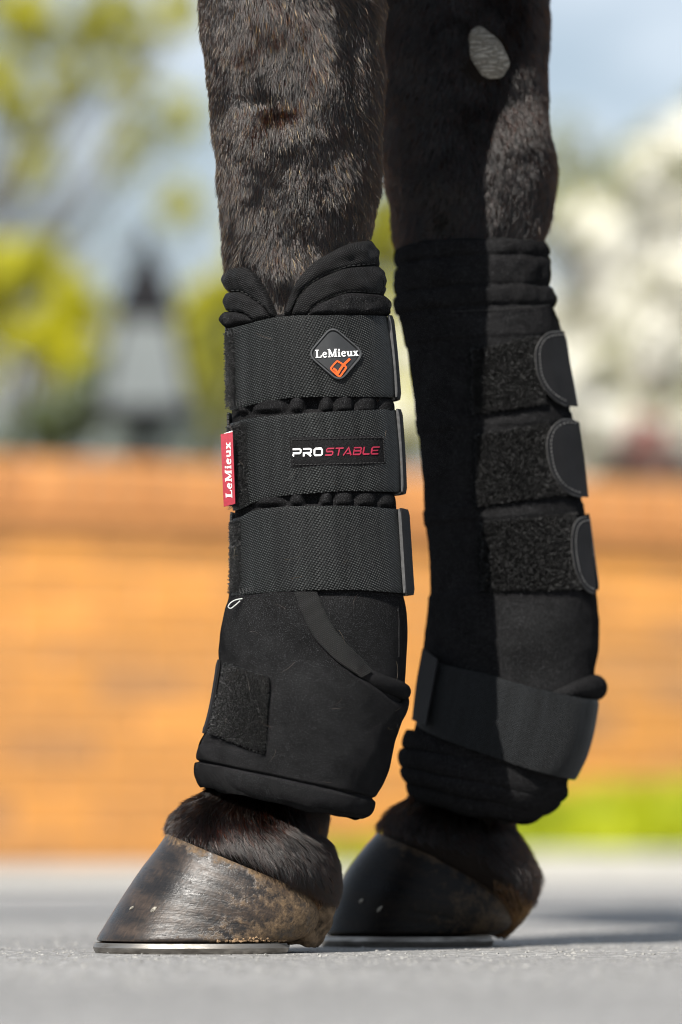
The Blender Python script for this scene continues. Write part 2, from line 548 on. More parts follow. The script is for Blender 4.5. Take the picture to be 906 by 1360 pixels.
def fix_normals(me):
    bm = bmesh.new(); bm.from_mesh(me)
    bmesh.ops.recalc_face_normals(bm, faces=bm.faces)
    bm.to_mesh(me); bm.free()


def put(name, vfu, mat, parent, sharp=None, recalc=True):
    v, f, uv = vfu
    o = mesh_from(name, v, f, mat, parent, uv=uv, sharp=sharp)
    if recalc: fix_normals(o.data)
    return o


def curve_th(surf, pts, off=0.0):
    """pixel polyline -> arrays theta, v"""
    p = np.array(pts, float)
    return surf.inv(p[:, 0], p[:, 1], off)


def quad_grid(surf, tl, tr, br, bl, nu, nv, off, bow=0.0):
    s = np.linspace(0, 1, nu)[None, :]; t = np.linspace(0, 1, nv)[:, None]
    q = [np.array(c, float) for c in (tl, tr, br, bl)]
    g = lambda i: (q[0][i] * (1 - s) + q[1][i] * s) * (1 - t) + (q[3][i] * (1 - s) + q[2][i] * s) * t
    return surf.inv(g(0), g(1), off)


def hair_object(name, pts, rad, mat, parent):
    """pts (n, k, 3)"""
    n, k, _ = pts.shape
    hc = bpy.data.hair_curves.new(name)
    hc.add_curves([k] * n)
    o = bpy.data.objects.new(name, hc)
    COL.objects.link(o)
    q = pts.reshape(-1, 3)
    if parent is not None:
        o.parent = parent
        q = q - np.array(origin(parent))
    hc.attributes['position'].data.foreach_set('vector', q.astype(np.float32).ravel())
    ra = hc.attributes.get('radius') or hc.attributes.new('radius', 'FLOAT', 'POINT')
    ra.data.foreach_set('value', np.broadcast_to(rad, (n, k)).astype(np.float32).ravel())
    hc.materials.append(mat)
    return o


def grow(name, surf, th, v, length, lift, ang, rad, mat, parent, off=0.0, k=5, jitter=0.22, tdir=1.0, mask=None, curl=0.0):
    p, n, tt, tv = surf.frame(th, v)
    p = p + n * off
    if mask is not None:
        keep = mask(*surf.proj(p))
        lift = lift[keep]
        p, n, tt, tv, ang, length = p[keep], n[keep], tt[keep], tv[keep], ang[keep], length[keep]
    m = len(p)
    ang = ang + rng.normal(0, jitter, m)
    d = tv * np.cos(ang)[:, None] - tt * np.sin(ang)[:, None]
    li = lift * (0.5 + rng.random(m))
    s = np.linspace(0, 1, k)
    side = np.cross(n, d)
    cv = rng.normal(0, curl, m)
    pts = (p[:, None, :] + d[:, None, :] * (length[:, None] * s)[..., None]
           + n[:, None, :] * ((length * li)[:, None] * (1.05 * s - 0.2 * s * s))[..., None]
           + side[:, None, :] * ((length * cv)[:, None] * s * s)[..., None])
    r = rad * (1 - 0.75 * s)[None, :] * (0.7 + 0.6 * rng.random(m))[:, None]
    return hair_object(name, pts, r, mat, parent)


def pile(name, surf, TH, V, off, n, parent, h=0.0016, rad=0.00013):
    """looped pile standing on a patch"""
    nv, nu = TH.shape
    a = rng.random(n) * (nu - 1.001); b = rng.random(n) * (nv - 1.001)
    i, j = b.astype(int), a.astype(int); fa, fb = a - j, b - i
    bl = lambda G: (G[i, j] * (1 - fa) + G[i, j + 1] * fa) * (1 - fb) + (G[i + 1, j] * (1 - fa) + G[i + 1, j + 1] * fa) * fb
    p, nn, tt, tv = surf.frame(bl(TH), bl(V))
    p = p + nn * off
    ph = rng.random(n) * 2 * PI
    d = tt * np.cos(ph)[:, None] + tv * np.sin(ph)[:, None]
    w = 0.0011 * (0.5 + rng.random(n)); hh = h * (0.4 + 0.9 * rng.random(n))
    e = tt * np.cos(ph + 1.3)[:, None] + tv * np.sin(ph + 1.3)[:, None]
    ss = np.array([0, 0.25, 0.5, 0.75, 1.0]); hs = np.array([0, 0.8, 1.0, 0.75, 0.15])
    pts = (p[:, None] + d[:, None] * (w[:, None] * ss)[..., None] + nn[:, None] * (hh[:, None] * hs)[..., None]
           + e[:, None] * (w[:, None] * np.sin(ss * PI) * 0.5)[..., None])
    return hair_object(name, pts, np.full((n, 5), rad), M['pile'], parent)


def stitches(name, surf, pts, off, mat, parent, pitch=5.0, duty=0.6, rad=0.00028):
    """a run of thread stitches along a pixel polyline"""
    p = np.array(pts, float)
    L = np.concatenate([[0], np.cumsum(np.hypot(*np.diff(p, axis=0).T))])
    s0 = np.arange(0.5, L[-1] - pitch * duty, pitch)
    k = 4
    S = s0[:, None] + np.linspace(0, pitch * duty, k)[None, :]
    X = np.interp(S, L, p[:, 0]); Y = np.interp(S, L, p[:, 1])
    th, v = surf.inv(X, Y, off)
    lift = np.array([-0.2, 0.25, 0.25, -0.2]) * 0.001
    P = surf.O(th, v, np.full(th.shape, off) + lift[None, :])
    mb = MB()
    for q in P: mb.tube(q, rad, 5)
    return tag(mb.build(name, mat, parent), kind='stuff')


# ------------------------------------------------------------------ lettering
def arc(cx, cy, rx, ry, a0, a1, n=14):
    return [(cx + rx * math.cos(R(a)), cy + ry * math.sin(R(a))) for a in np.linspace(a0, a1, n)]

SERIF = {
    'L': (0.86, [([(0.22, 0), (0.22, 1)], .22), ([(0, .95), (.46, .95)], .10), ([(0, .05), (.74, .05)], .10), ([(.72, 0), (.78, .32)], .11)]),
    'e': (0.70, [(arc(.34, .33, .25, .29, 15, 325), .15), ([(.12, .38), (.57, .38)], .09)]),
    'M': (1.26, [([(.18, 0), (.18, 1)], .12), ([(.18, 1), (.62, .06)], .22), ([(.62, .06), (1.0, 1)], .10), ([(1.02, 0), (1.02, 1)], .22),
                 ([(0, .045), (.36, .045)], .09), ([(.8, .045), (1.22, .045)], .09), ([(0, .955), (.26, .955)], .09), ([(.95, .955), (1.22, .955)], .09)]),
    'i': (0.42, [([(.20, 0), (.20, .63)], .19), ([(.02, .045), (.40, .045)], .09), ([(.03, .595), (.2, .595)], .09), (arc(.2, .86, .06, .06, 0, 360, 10), .13)]),
    'u': (0.80, [([(.16, .63), (.16, .2), (.24, .07), (.40, .08), (.54, .2)], .17), ([(.60, .63), (.60, 0)], .18), ([(0, .595), (.2, .595)], .09),
                 ([(.44, .595), (.6, .595)], .09), ([(.6, .045), (.78, .045)], .09)]),
    'x': (0.70, [([(.12, .6), (.56, .03)], .19), ([(.54, .6), (.12, .03)], .09), ([(0, .595), (.3, .595)], .09), ([(.42, .595), (.66, .595)], .09),
                 ([(0, .045), (.26, .045)], .09), ([(.38, .045), (.7, .045)], .09)]),
}
BLOCK = {
    'P': (1.38, [([(.11, 0), (.11, .5)], .24), ([(0, .88), (1.0, .88), (1.14, .78), (1.14, .5), (1.0, .4), (.0, .4)], .22)]),
    'R': (1.42, [([(.11, 0), (.11, .5)], .24), ([(0, .88), (1.0, .88), (1.14, .78), (1.14, .5), (1.0, .4), (.3, .4)], .22), ([(.62, .4), (1.16, .02)], .26)]),
    'O': (1.46, [([(.24, .11), (1.04, .11), (1.18, .24), (1.18, .76), (1.04, .89), (.24, .89), (.1, .76), (.1, .24), (.24, .11), (.5, .11)], .22)]),
    'S': (1.34, [([(1.2, .89), (.2, .89), (.1, .78), (.1, .62), (.2, .52), (1.0, .52), (1.12, .42), (1.12, .22), (1.0, .1), (0, .1)], .17)]),
    'T': (1.24, [([(0, .89), (1.2, .89)], .17), ([(.58, .89), (.58, 0)], .19)]),
    'A': (1.36, [([(.02, 0), (.62, .93), (1.2, 0)], .18), ([(.5, .22), (1.04, .22)], .15)]),
    'B': (1.36, [([(0, .9), (1.0, .9), (1.14, .8), (1.14, .62), (1.02, .52), (.2, .52)], .16), ([(1.0, .52), (1.16, .4), (1.16, .2), (1.04, .09), (.09, .09), (.09, .7)], .17)]),
    'E': (1.24, [([(1.14, .9), (.2, .9), (.09, .8), (.09, .2), (.2, .1), (1.14, .1)], .16), ([(.09, .5), (1.0, .5)], .15)]),
    'L': (1.16, [([(.09, .98), (.09, .2), (.2, .1), (1.06, .1)], .18)]),
}


def strip(pts, w):
    p = np.array(pts, float)
    t = np.gradient(p, axis=0) if len(p) > 2 else np.repeat((p[1:] - p[:1]), 2, 0)
    t /= np.linalg.norm(t, axis=1, keepdims=True) + 1e-9
    n = np.stack([-t[:, 1], t[:, 0]], 1)
    sc = np.ones(len(p))
    for i in range(1, len(p) - 1):
        d0 = p[i] - p[i - 1]; d0 /= np.linalg.norm(d0) + 1e-9
        n0 = np.array([-d0[1], d0[0]])
        sc[i] = min(1.5, 1 / max(0.4, abs(n0 @ n[i])))
    return p + n * w / 2 * sc[:, None], p - n * w / 2 * sc[:, None]


def glyphs(word, font, track=0.06):
    """list of strokes (left edge, right edge) in cap-height units and the total width"""
    x, out = 0.0, []
    for ch in word:
        w, st = font[ch]
        for pl, sw in st:
            out.append(strip([(a + x, b) for a, b in pl], sw))
        x += w + track
    return out, x - track


def letters(name, place, strokes, h, mat, parent):
    """place(x, y, height) -> world, vectorised; strokes in glyph units"""
    mb = MB()
    for i, (l, r) in enumerate(strokes):
        hh = h + (i % 5) * 0.000035
        m = len(l)
        top = place(np.concatenate([l[:, 0], r[:, 0]]), np.concatenate([l[:, 1], r[:, 1]]), hh)
        bot = place(np.concatenate([l[:, 0], r[:, 0]]), np.concatenate([l[:, 1], r[:, 1]]), hh - h - 0.0002)
        f = []
        for k in range(m - 1):
            f.append((k, k + 1, m + k + 1, m + k))
            f.append((k + 1, k, 2 * m + k, 2 * m + k + 1)); f.append((m + k, m + k + 1, 3 * m + k + 1, 3 * m + k))
        f.append((0, m, 3 * m, 2 * m)); f.append((m - 1, 2 * m - 1, 4 * m - 1, 3 * m - 1))
        mb.add(np.vstack([top, bot]), f)
    o = mb.build(name, mat, parent, smooth=False)
    fix_normals(o.data)
    return o


def on_surf(surf, off, p0, ex, ey):
    """glyph frame -> surface: p0 pixel of the baseline start, ex / ey pixel vectors of one cap height"""
    def place(x, y, h):
        X = p0[0] + x * ex[0] + y * ey[0]; Y = p0[1] + x * ex[1] + y * ey[1]
        th, v = surf.inv(X, Y, off)
        return surf.O(th, v, np.full(th.shape, off + h))
    return place


# ------------------------------------------------------------------ the setting: ground, path, verge, kerb
def plane(name, x0, x1, y0, y1, z, mat):
    o = mesh_from(name, [(x0, y0, z), (x1, y0, z), (x1, y1, z), (x0, y1, z)], [(0, 1, 2, 3)], mat, smooth=False)
    return tag(o, kind='structure')


m, ns, ls, b = new_mat('worn_asphalt')
co = obj_co(ns)
big = n_noise(ns, ls, co, 2.2, 5)
mid = n_noise(ns, ls, co, 55, 6, 0.7)
vo = ns.new('ShaderNodeTexVoronoi'); vo.inputs['Scale'].default_value = 230; ls.new(co, vo.inputs['Vector'])
f = n_math(ns, ls, 'ADD', n_math(ns, ls, 'MULTIPLY', big, 0.45), n_math(ns, ls, 'MULTIPLY', mid, 0.55))
base = n_ramp(ns, ls, f, [(0.3, (0.155, 0.152, 0.149)), (0.7, (0.285, 0.281, 0.273))])
sepc = ns.new('ShaderNodeSeparateColor'); ls.new(vo.outputs['Color'], sepc.inputs[0])
st = n_ramp(ns, ls, sepc.outputs[0], [(0.0, 0.62), (0.75, 1.05), (1.0, 1.75)])
mul = ns.new('ShaderNodeMix'); mul.data_type = 'RGBA'; mul.blend_type = 'MULTIPLY'; mul.inputs[0].default_value = 1
ls.new(base, mul.inputs[6]); ls.new(st, mul.inputs[7])
ls.new(mul.outputs[2], b.inputs['Base Color'])
b.inputs['Roughness'].default_value = 0.85
hh = n_math(ns, ls, 'ADD', n_math(ns, ls, 'MULTIPLY', vo.outputs['Distance'], -0.8), n_math(ns, ls, 'MULTIPLY', mid, 0.7))
n_bump(ns, ls, b, hh, 0.7, 0.003)
M['asphalt'] = m
M['path'] = simple('pale_paving', (0.42, 0.405, 0.37), 0.85, var=0.18, scale=3, bump=0.4, bscale=120)
plane('ground', -300, 300, -60, 600, 0.0, M['asphalt'])
plane('path', -40, 40, 7.4, 11.2, 0.004, M['path'])

# grit lying on the asphalt where the lens is sharp
mb = MB()
ico = bmesh.new(); bmesh.ops.create_icosphere(ico, subdivisions=1, radius=1)
iv = np.array([v.co[:] for v in ico.verts]); ifc = [tuple(v.index for v in f.verts) for f in ico.faces]; ico.free()
for _ in range(9000):
    y = random.triangular(2.2, 5.0, 3.4); x = (random.random() - 0.5) * 0.16 * y * 1.6
    r = 0.00045 + 0.0011 * random.random() ** 4
    sc = np.array((r * random.uniform(.8, 1.5), r * random.uniform(.8, 1.5), r * random.uniform(.4, .8)))
    mb.add(iv * sc * (1 + 0.25 * rng.standard_normal((len(iv), 1))) + (x, y, 0.0), ifc)
M['grit'] = simple('grit', (0.25, 0.245, 0.23), 0.7, var=0.6, scale=300)
tag(mb.build('grit', M['grit'], smooth=False), 'fine pale grit scattered over the grey asphalt by the hooves', 'grit', kind='stuff')

# ------------------------------------------------------------------ brick wall
WA, WB = px(0, 0, 12.2), px(906, 0, 13.2)
WU = np.array((WB[0] - WA[0], WB[1] - WA[1], 0)); WU /= np.linalg.norm(WU)
WN = np.array((WU[1], -WU[0], 0))                     # towards the lens
W0 = np.array((WA[0], WA[1], 0)) - WU * 1.7
WALL_LEN = 5.4


def brick_mat(name, lo, hi):
    m, ns, ls, b = new_mat(name)
    oi = ns.new('ShaderNodeObjectInfo')
    co = obj_co(ns)
    c = n_ramp(ns, ls, oi.outputs['Random'], [(0.0, lo), (0.06, lo), (0.2, tuple(0.5 * (a + q) for a, q in zip(lo, hi))), (0.8, hi), (1.0, tuple(min(1, 1.2 * q) for q in hi))])
    sp = n_ramp(ns, ls, n_noise(ns, ls, co, 40, 6, 0.7), [(0.3, 0.7), (0.7, 1.2)])
    mul = ns.new('ShaderNodeMix'); mul.data_type = 'RGBA'; mul.blend_type = 'MULTIPLY'; mul.inputs[0].default_value = 1
    ls.new(c, mul.inputs[6]); ls.new(sp, mul.inputs[7]); ls.new(mul.outputs[2], b.inputs['Base Color'])
    b.inputs['Roughness'].default_value = 0.85
    n_bump(ns, ls, b, n_noise(ns, ls, co, 150, 5), 0.6, 0.003)
    return m


M['brick'] = brick_mat('orange_stock_brick', (0.46, 0.23, 0.09), (0.66, 0.292, 0.066))
M['coping'] = brick_mat('coping_brick', (0.48, 0.205, 0.065), (0.58, 0.258, 0.08))
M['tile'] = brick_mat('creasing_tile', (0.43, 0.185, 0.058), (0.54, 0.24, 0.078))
M['mortar'] = simple('mortar', (0.46, 0.33, 0.19), 0.9, var=0.2, scale=20)

wall = empty('brick_wall', tuple(W0 + WU * WALL_LEN / 2), 'low orange brick garden wall with a brick-on-edge coping behind the legs', 'wall')
wallc = wall.location
ANG = math.atan2(WU[1], WU[0])


def brick_mesh(size):
    bm = bmesh.new()
    bmesh.ops.create_cube(bm, size=1)
    for v in bm.verts:
        v.co = Vector((v.co.x * size[0], v.co.y * size[1], v.co.z * size[2]))
    bmesh.ops.bevel(bm, geom=bm.edges[:], offset=0.004, segments=1, affect='EDGES')
    me = bpy.data.meshes.new('brick'); bm.to_mesh(me); bm.free()
    return me


def lay(name, me, s, z, out, rz=0.0):
    p = W0 + WU * s + WN * out
    o = bpy.data.objects.new(name, me); COL.objects.link(o)
    o.parent = wall
    o.location = Vector((p[0], p[1], z)) - wallc
    o.rotation_euler = (0, 0, ANG + rz)
    return o


bk = brick_mesh((0.215, 0.1025, 0.065)); bk.materials.append(M['brick'])
bh = brick_mesh((0.1025, 0.1025, 0.065)); bh.materials.append(M['brick'])
NC = 10
for c in range(NC):
    z = 0.012 + 0.0325 + 0.075 * c
    s = 0.108 if c % 2 == 0 else -0.0045
    while s < WALL_LEN - 0.1:
        if s < 0.1:
            lay('brick', bh, 0.051, z, 0.05 + random.uniform(-.002, .002))
        else:
            lay('brick', bk, s, z, 0.05 + random.uniform(-.002, .002), random.uniform(-.006, .006))
        s += 0.225
zt = 0.012 + 0.075 * NC
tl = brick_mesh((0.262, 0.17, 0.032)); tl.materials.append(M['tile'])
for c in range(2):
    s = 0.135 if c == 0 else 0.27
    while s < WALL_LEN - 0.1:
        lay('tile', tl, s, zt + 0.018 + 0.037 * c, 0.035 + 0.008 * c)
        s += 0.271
cb = brick_mesh((0.065, 0.215, 0.1025)); cb.materials.append(M['coping'])
s = 0.035
while s < WALL_LEN - 0.03:
    lay('coping_brick', cb, s, zt + 0.078 + 0.0515 + random.uniform(-.002, .002), 0.0, random.uniform(-.01, .01))
    s += 0.075
mb = MB()
mb.box(W0 + WU * WALL_LEN / 2 + WN * (-0.005) + np.array((0, 0, zt / 2)), (WALL_LEN - 0.02, 0.195, zt), (WU, WN, (0, 0, 1)))
mb.box(W0 + WU * WALL_LEN / 2 + WN * 0.0 + np.array((0, 0, zt + 0.078 + 0.046)), (WALL_LEN - 0.03, 0.2, 0.09), (WU, WN, (0, 0, 1)))
mb.build('mortar_core', M['mortar'], wall, smooth=False)

# verge of bright grass between wall foot and kerb, right of the near leg
G0, G1 = 2.45, WALL_LEN - 0.1                          # along the wall
mb = MB()
nb = 15000
M['soil'] = simple('verge_soil', (0.10, 0.11, 0.03), 0.95, var=0.4, scale=30)
sv = []
NX = 60
for i in range(NX + 1):
    s = G0 + (G1 - G0) * i / NX
    for out, z in ((0.09, 0.05), (0.4, 0.075), (0.8, 0.06), (1.02, 0.004)):
        p = W0 + WU * s + WN * out
        e = smooth01(min(1, (s - G0) / 0.5))
        sv.append((p[0], p[1], z * e + 0.006))
mesh_from('verge', sv, [(i * 4 + k, i * 4 + k + 1, (i + 1) * 4 + k + 1, (i + 1) * 4 + k) for i in range(NX) for k in range(3)], M['soil'])
bpy.data.objects['verge']['kind'] = 'structure'
gv, gf = [], []
for _ in range(nb):
    s = G0 + (G1 - G0) * random.random(); out = 0.1 + 0.92 * random.random()
    e = smooth01(min(1, (s - G0) / 0.7))
    zz = np.interp(out, (0.09, 0.4, 0.8, 1.02), (0.05, 0.075, 0.06, 0.004)) * e
    p = W0 + WU * s + WN * out
    h = (0.07 + 0.09 * random.random()) * (0.45 + 0.55 * e) * (0.6 + 0.8 * (0.5 + 0.5 * mnoise.noise(Vector((s * 3, out * 3, 0)))))
    a = random.random() * 2 * PI; w = 0.004 + 0.003 * random.random()
    lx, ly = random.uniform(-.4, .4) * h, random.uniform(-.4, .4) * h
    c, sn = math.cos(a) * w, math.sin(a) * w
    k = len(gv)
    gv += [(p[0] - c, p[1] - sn, zz), (p[0] + c, p[1] + sn, zz), (p[0] + lx * .4 - c * .7, p[1] + ly * .4 - sn * .7, zz + h * .6),
           (p[0] + lx * .4 + c * .7, p[1] + ly * .4 + sn * .7, zz + h * .6), (p[0] + lx, p[1] + ly, zz + h)]
    gf += [(k, k + 1, k + 3, k + 2), (k + 2, k + 3, k + 4)]


def leaf_mat(name, lo, hi, trans=0.35):
    m = bpy.data.materials.new(name); m.use_nodes = True
    ns, ls = m.node_tree.nodes, m.node_tree.links
    b = ns['Principled BSDF']; out = ns['Material Output']
    co = obj_co(ns)
    c = n_ramp(ns, ls, n_noise(ns, ls, co, 3.5, 4, 0.7), [(0.3, lo), (0.7, hi)])
    ls.new(c, b.inputs['Base Color']); b.inputs['Roughness'].default_value = 0.55
    t = ns.new('ShaderNodeBsdfTranslucent'); ls.new(c, t.inputs['Color'])
    mix = ns.new('ShaderNodeMixShader'); mix.inputs[0].default_value = trans
    ls.new(b.outputs[0], mix.inputs[1]); ls.new(t.outputs[0], mix.inputs[2]); ls.new(mix.outputs[0], out.inputs['Surface'])
    return m


M['grass'] = leaf_mat('spring_grass', (0.20, 0.27, 0.008), (0.58, 0.62, 0.006), 0.3)
tag(mesh_from('grass', gv, gf, M['grass']), 'bright yellow-green grass verge at the foot of the brick wall', 'grass', kind='stuff')

# kerb stones in front of the verge
M['kerb'] = simple('pale_kerb_stone', (0.46, 0.44, 0.38), 0.85, var=0.15, scale=12, bump=0.4, bscale=80)
kerb = empty('kerb', tuple(W0 + WU * 2.5 + WN * 1.08), 'low pale stone edging kerb along the front of the grass verge', 'kerb')
tag(kerb, kind='structure')
km = brick_mesh((0.44, 0.09, 0.075)); km.materials.append(M['kerb'])
s = G0
while s < WALL_LEN - 0.2:
    p = W0 + WU * s + WN * 1.08
    o = bpy.data.objects.new('kerb_stone', km); COL.objects.link(o); o.parent = kerb
    o.location = Vector((p[0], p[1], random.uniform(-.002, .002))) - kerb.location; o.rotation_euler = (0, 0, ANG + random.uniform(-.008, .008))
    s += 0.45

# ------------------------------------------------------------------ trees, shrubs, lantern
M['bark'] = simple('bark', (0.10, 0.085, 0.07), 0.9, var=0.4, scale=12, bump=0.7, bscale=60)
M['leaf_spring'] = leaf_mat('spring_leaves', (0.40, 0.39, 0.006), (0.66, 0.62, 0.015), 0.45)
M['leaf_olive'] = leaf_mat('olive_leaves', (0.13, 0.15, 0.02), (0.30, 0.29, 0.06), 0.35)
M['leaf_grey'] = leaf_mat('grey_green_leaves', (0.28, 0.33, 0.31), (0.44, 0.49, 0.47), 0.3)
M['leaf_dark'] = leaf_mat('dark_leaves', (0.05, 0.07, 0.02), (0.13, 0.16, 0.04), 0.3)
M['blossom'] = leaf_mat('cream_blossom', (0.86, 0.84, 0.73), (0.94, 0.93, 0.87), 0.35)
M['leaf_red'] = leaf_mat('red_leaves', (0.30, 0.06, 0.05), (0.5, 0.16, 0.13), 0.35)


def crown_mesh(clumps, n, size, out=0.6):
    """clumps: (centre, radius, share); small leaf faces through each clump's volume"""
    tot = sum(c[2] for c in clumps)
    vs, fs = [], []
    for cen, r, sh in clumps:
        k = max(4, int(n * sh / tot))
        subs = [np.array(cen) + rng.normal(0, 0.45 * r, 3) for _ in range(7)]
        for _ in range(k):
            c = subs[random.randrange(7)] + rng.normal(0, 0.2 * r, 3)
            nrm = rng.normal(0, 1, 3); nrm = nrm / np.linalg.norm(nrm) * (1 - out) + out * (c - cen) / (np.linalg.norm(c - cen) + 1e-9)
            a = np.cross(nrm, rng.normal(0, 1, 3)); a /= np.linalg.norm(a); q = np.cross(a, nrm); q /= np.linalg.norm(q)
            s = size * random.uniform(0.6, 1.4)
            b = len(vs)
            vs += [c - a * s, c + q * s * .5, c + a * s, c - q * s * .5]
            fs.append((b, b + 1, b + 2, b + 3))
    return vs, fs


def tree(name, label, cat, base, clumps, n, size, mat, group=None, trunk_r=0.09, fork=0.45, mat2=None, n2=0, out=0.6):
    t = empty(name, base, label, cat, group)
    vs, fs = crown_mesh(clumps, n, size, out)
    mesh_from('crown', vs, fs, mat, t, smooth=False)
    if mat2:
        vs, fs = crown_mesh(clumps, n2, size, out)
        mesh_from('foliage', vs, fs, mat2, t, smooth=False)
    mb = MB()
    base = np.array(base, float)
    cen = np.mean([c[0] for c in clumps], axis=0)
    f = base + (cen - base) * fork
    f[0] = base[0] + (cen[0] - base[0]) * fork * 0.5
    mb.tube([base - (0, 0, .1), base + (f - base) * .5 + rng.normal(0, .02, 3), f], [trunk_r * 1.25, trunk_r, trunk_r * .8], 9)
    for c, r, _ in clumps:
        c = np.array(c)
        mid = f + (c - f) * .5 + rng.normal(0, .08 * np.linalg.norm(c - f), 3) * .5
        mb.tube([f, mid, c], [trunk_r * .55, trunk_r * .34, trunk_r * .1], 6)
        for _ in range(4):
            e = c + rng.normal(0, .55 * r, 3)
            mb.tube([mid, (mid + e) / 2 + rng.normal(0, .06 * r, 3), e], [trunk_r * .22, trunk_r * .14, trunk_r * .05], 5)
    mb.build('trunk', M['bark'], t)
    return t


def cl(x, y, d, r, sh=1.0, dd=0.0):
    """clump seen at pixel (x, y), distance d, pixel radius r"""
    return (px(x, y, d + dd), r / F * d, sh)


# left: loose spring-green tree, its lower sprays hanging into view
D = 24.0
tree('spring_tree', 'loose yellow-green tree whose sprays hang into the pale sky at top left', 'tree', (-2.6, 24.6, 0),
     [cl(40, 25, D, 55, 1.2), cl(110, 45, D, 40, .7, .5), cl(165, 100, D, 38, .7), cl(240, 8, D, 32, .6, -.4), cl(-60, 90, D, 70), cl(-160, -60, D, 120, 2, .6),
      cl(60, -140, D, 110, 2), cl(240, -180, D, 110, 2, .8), cl(-260, 60, D, 110, 1.6), cl(-120, -260, D, 130, 2.4), cl(120, -330, D, 130, 2.4, .4),
      cl(150, 215, D, 34, .25), cl(60, 215, D, 40, .3), cl(-120, 230, D, 60, .5), cl(95, 115, D, 34, .4), cl(15, 150, D, 42, .5), cl(250, 150, D, 38, .35), cl(200, 45, D, 34, .45), cl(150, 10, D, 40, .5), cl(235, 270, D, 36, .25), cl(190, 170, D, 30, .25)], 10500, 0.030, M['leaf_spring'], trunk_r=0.035, mat2=M['leaf_olive'], n2=2500)
# left: bushes behind the wall
D = 17.0
tree('spring_bush', 'rounded yellow-green bush behind the wall at far left of the lantern', 'bush', tuple(px(20, 0, D) * (1, 1, 0)),
     [cl(20, 370, D, 52, 1.6), cl(75, 395, D, 46, 1.4), cl(35, 440, D, 60, 1.6), cl(100, 470, D, 50, 1.0, -.1), cl(-60, 400, D, 60, 1.5), cl(-140, 460, D, 70, 1.5), cl(40, 340, D, 36, .8), cl(-40, 500, D, 60)],
     9000, 0.022, M['leaf_spring'], trunk_r=0.05, fork=0.35)
D = 19.0
tree('olive_bush', 'olive-green leafy bush between the lantern and the near leg', 'bush', tuple(px(290, 0, D) * (1, 1, 0)),
     [cl(275, 400, D, 40, 1), cl(300, 450, D, 50, 1.3), cl(265, 500, D, 46, 1.1), cl(330, 380, D, 50, 1.2), cl(360, 480, D, 60, 1.2), cl(285, 560, D, 55, 1.3), cl(420, 430, D, 60, 1), cl(500, 330, D, 50, 1), cl(525, 280, D, 35, .5), cl(530, 390, D, 45, .7)],
     7000, 0.026, M['leaf_spring'], trunk_r=0.05, fork=0.35, mat2=M['leaf_olive'], n2=5000)
D = 16.0
tree('dark_shrub', 'dark mottled shrub behind the wall, just below the lantern', 'shrub', tuple(px(140, 0, D) * (1, 1, 0)),
     [cl(110, 540, D, 46, 1.2), cl(165, 575, D, 46, 1.2), cl(225, 570, D, 46, 1.2), cl(60, 575, D, 50, .7), cl(140, 500, D, 40, .8), cl(0, 590, D, 55, .5)],
     6000, 0.018, M['leaf_dark'], trunk_r=0.03, fork=0.3, mat2=M['leaf_grey'], n2=3000)
# hazy grey-green trees far off
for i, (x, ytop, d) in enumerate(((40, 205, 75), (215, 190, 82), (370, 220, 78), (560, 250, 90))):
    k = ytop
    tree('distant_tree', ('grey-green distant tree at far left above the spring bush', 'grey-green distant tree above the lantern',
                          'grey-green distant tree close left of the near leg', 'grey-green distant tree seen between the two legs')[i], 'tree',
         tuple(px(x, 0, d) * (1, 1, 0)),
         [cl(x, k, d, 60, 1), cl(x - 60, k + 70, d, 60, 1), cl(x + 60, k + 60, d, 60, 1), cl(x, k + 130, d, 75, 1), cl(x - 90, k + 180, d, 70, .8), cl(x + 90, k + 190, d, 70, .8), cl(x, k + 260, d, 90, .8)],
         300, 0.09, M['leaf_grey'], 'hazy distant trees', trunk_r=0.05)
# right: white blossom
D = 20.0
tree('blossom_tree', 'large cream-white blossoming tree behind the wall at right', 'tree', tuple(px(930, 0, D) * (1, 1, 0)),
     [cl(880, 270, D, 55, 1.3), cl(930, 230, D, 60, 1.4), cl(815, 300, D, 48, 1.1), cl(770, 290, D, 34, .5), cl(850, 370, D, 62, 1.5), cl(780, 400, D, 50, 1), cl(905, 380, D, 70, 1.6),
      cl(820, 470, D, 66, 1.6), cl(890, 480, D, 70, 1.7), cl(760, 500, D, 50, 1), cl(850, 550, D, 60, 1.2), cl(780, 580, D, 50, 1), cl(920, 560, D, 60, 1.2), cl(1010, 300, D, 90, 2), cl(1020, 460, D, 100, 2),
      cl(720, 430, D, 40, .6), cl(700, 540, D, 45, .7)],
     21000, 0.026, M['blossom'], trunk_r=0.08, fork=0.4, mat2=M['leaf_olive'], n2=2200, out=0.85)
D = 34.0
tree('olive_tree', 'olive-brown treetop showing just above the white blossom at right', 'tree', tuple(px(860, 0, D) * (1, 1, 0)),
     [cl(845, 215, D, 36, 1), cl(880, 200, D, 34, .8), cl(900, 250, D, 60, 1.2), cl(820, 260, D, 40, .7), cl(960, 200, D, 60, 1), cl(760, 220, D, 60, .18), cl(740, 300, D, 60, .3)],
     5000, 0.045, M['leaf_olive'], trunk_r=0.1)
D = 15.5
tree('red_shrub', 'small red-leaved shrub at the wall top under the white blossom', 'shrub', tuple(px(862, 0, D) * (1, 1, 0)),
     [cl(852, 566, D, 17, 1), cl(876, 572, D, 14, .7), cl(838, 590, D, 16, .7), cl(868, 600, D, 22, .8)], 420, 0.012, M['leaf_red'], trunk_r=0.015, fork=0.6)
D = 18
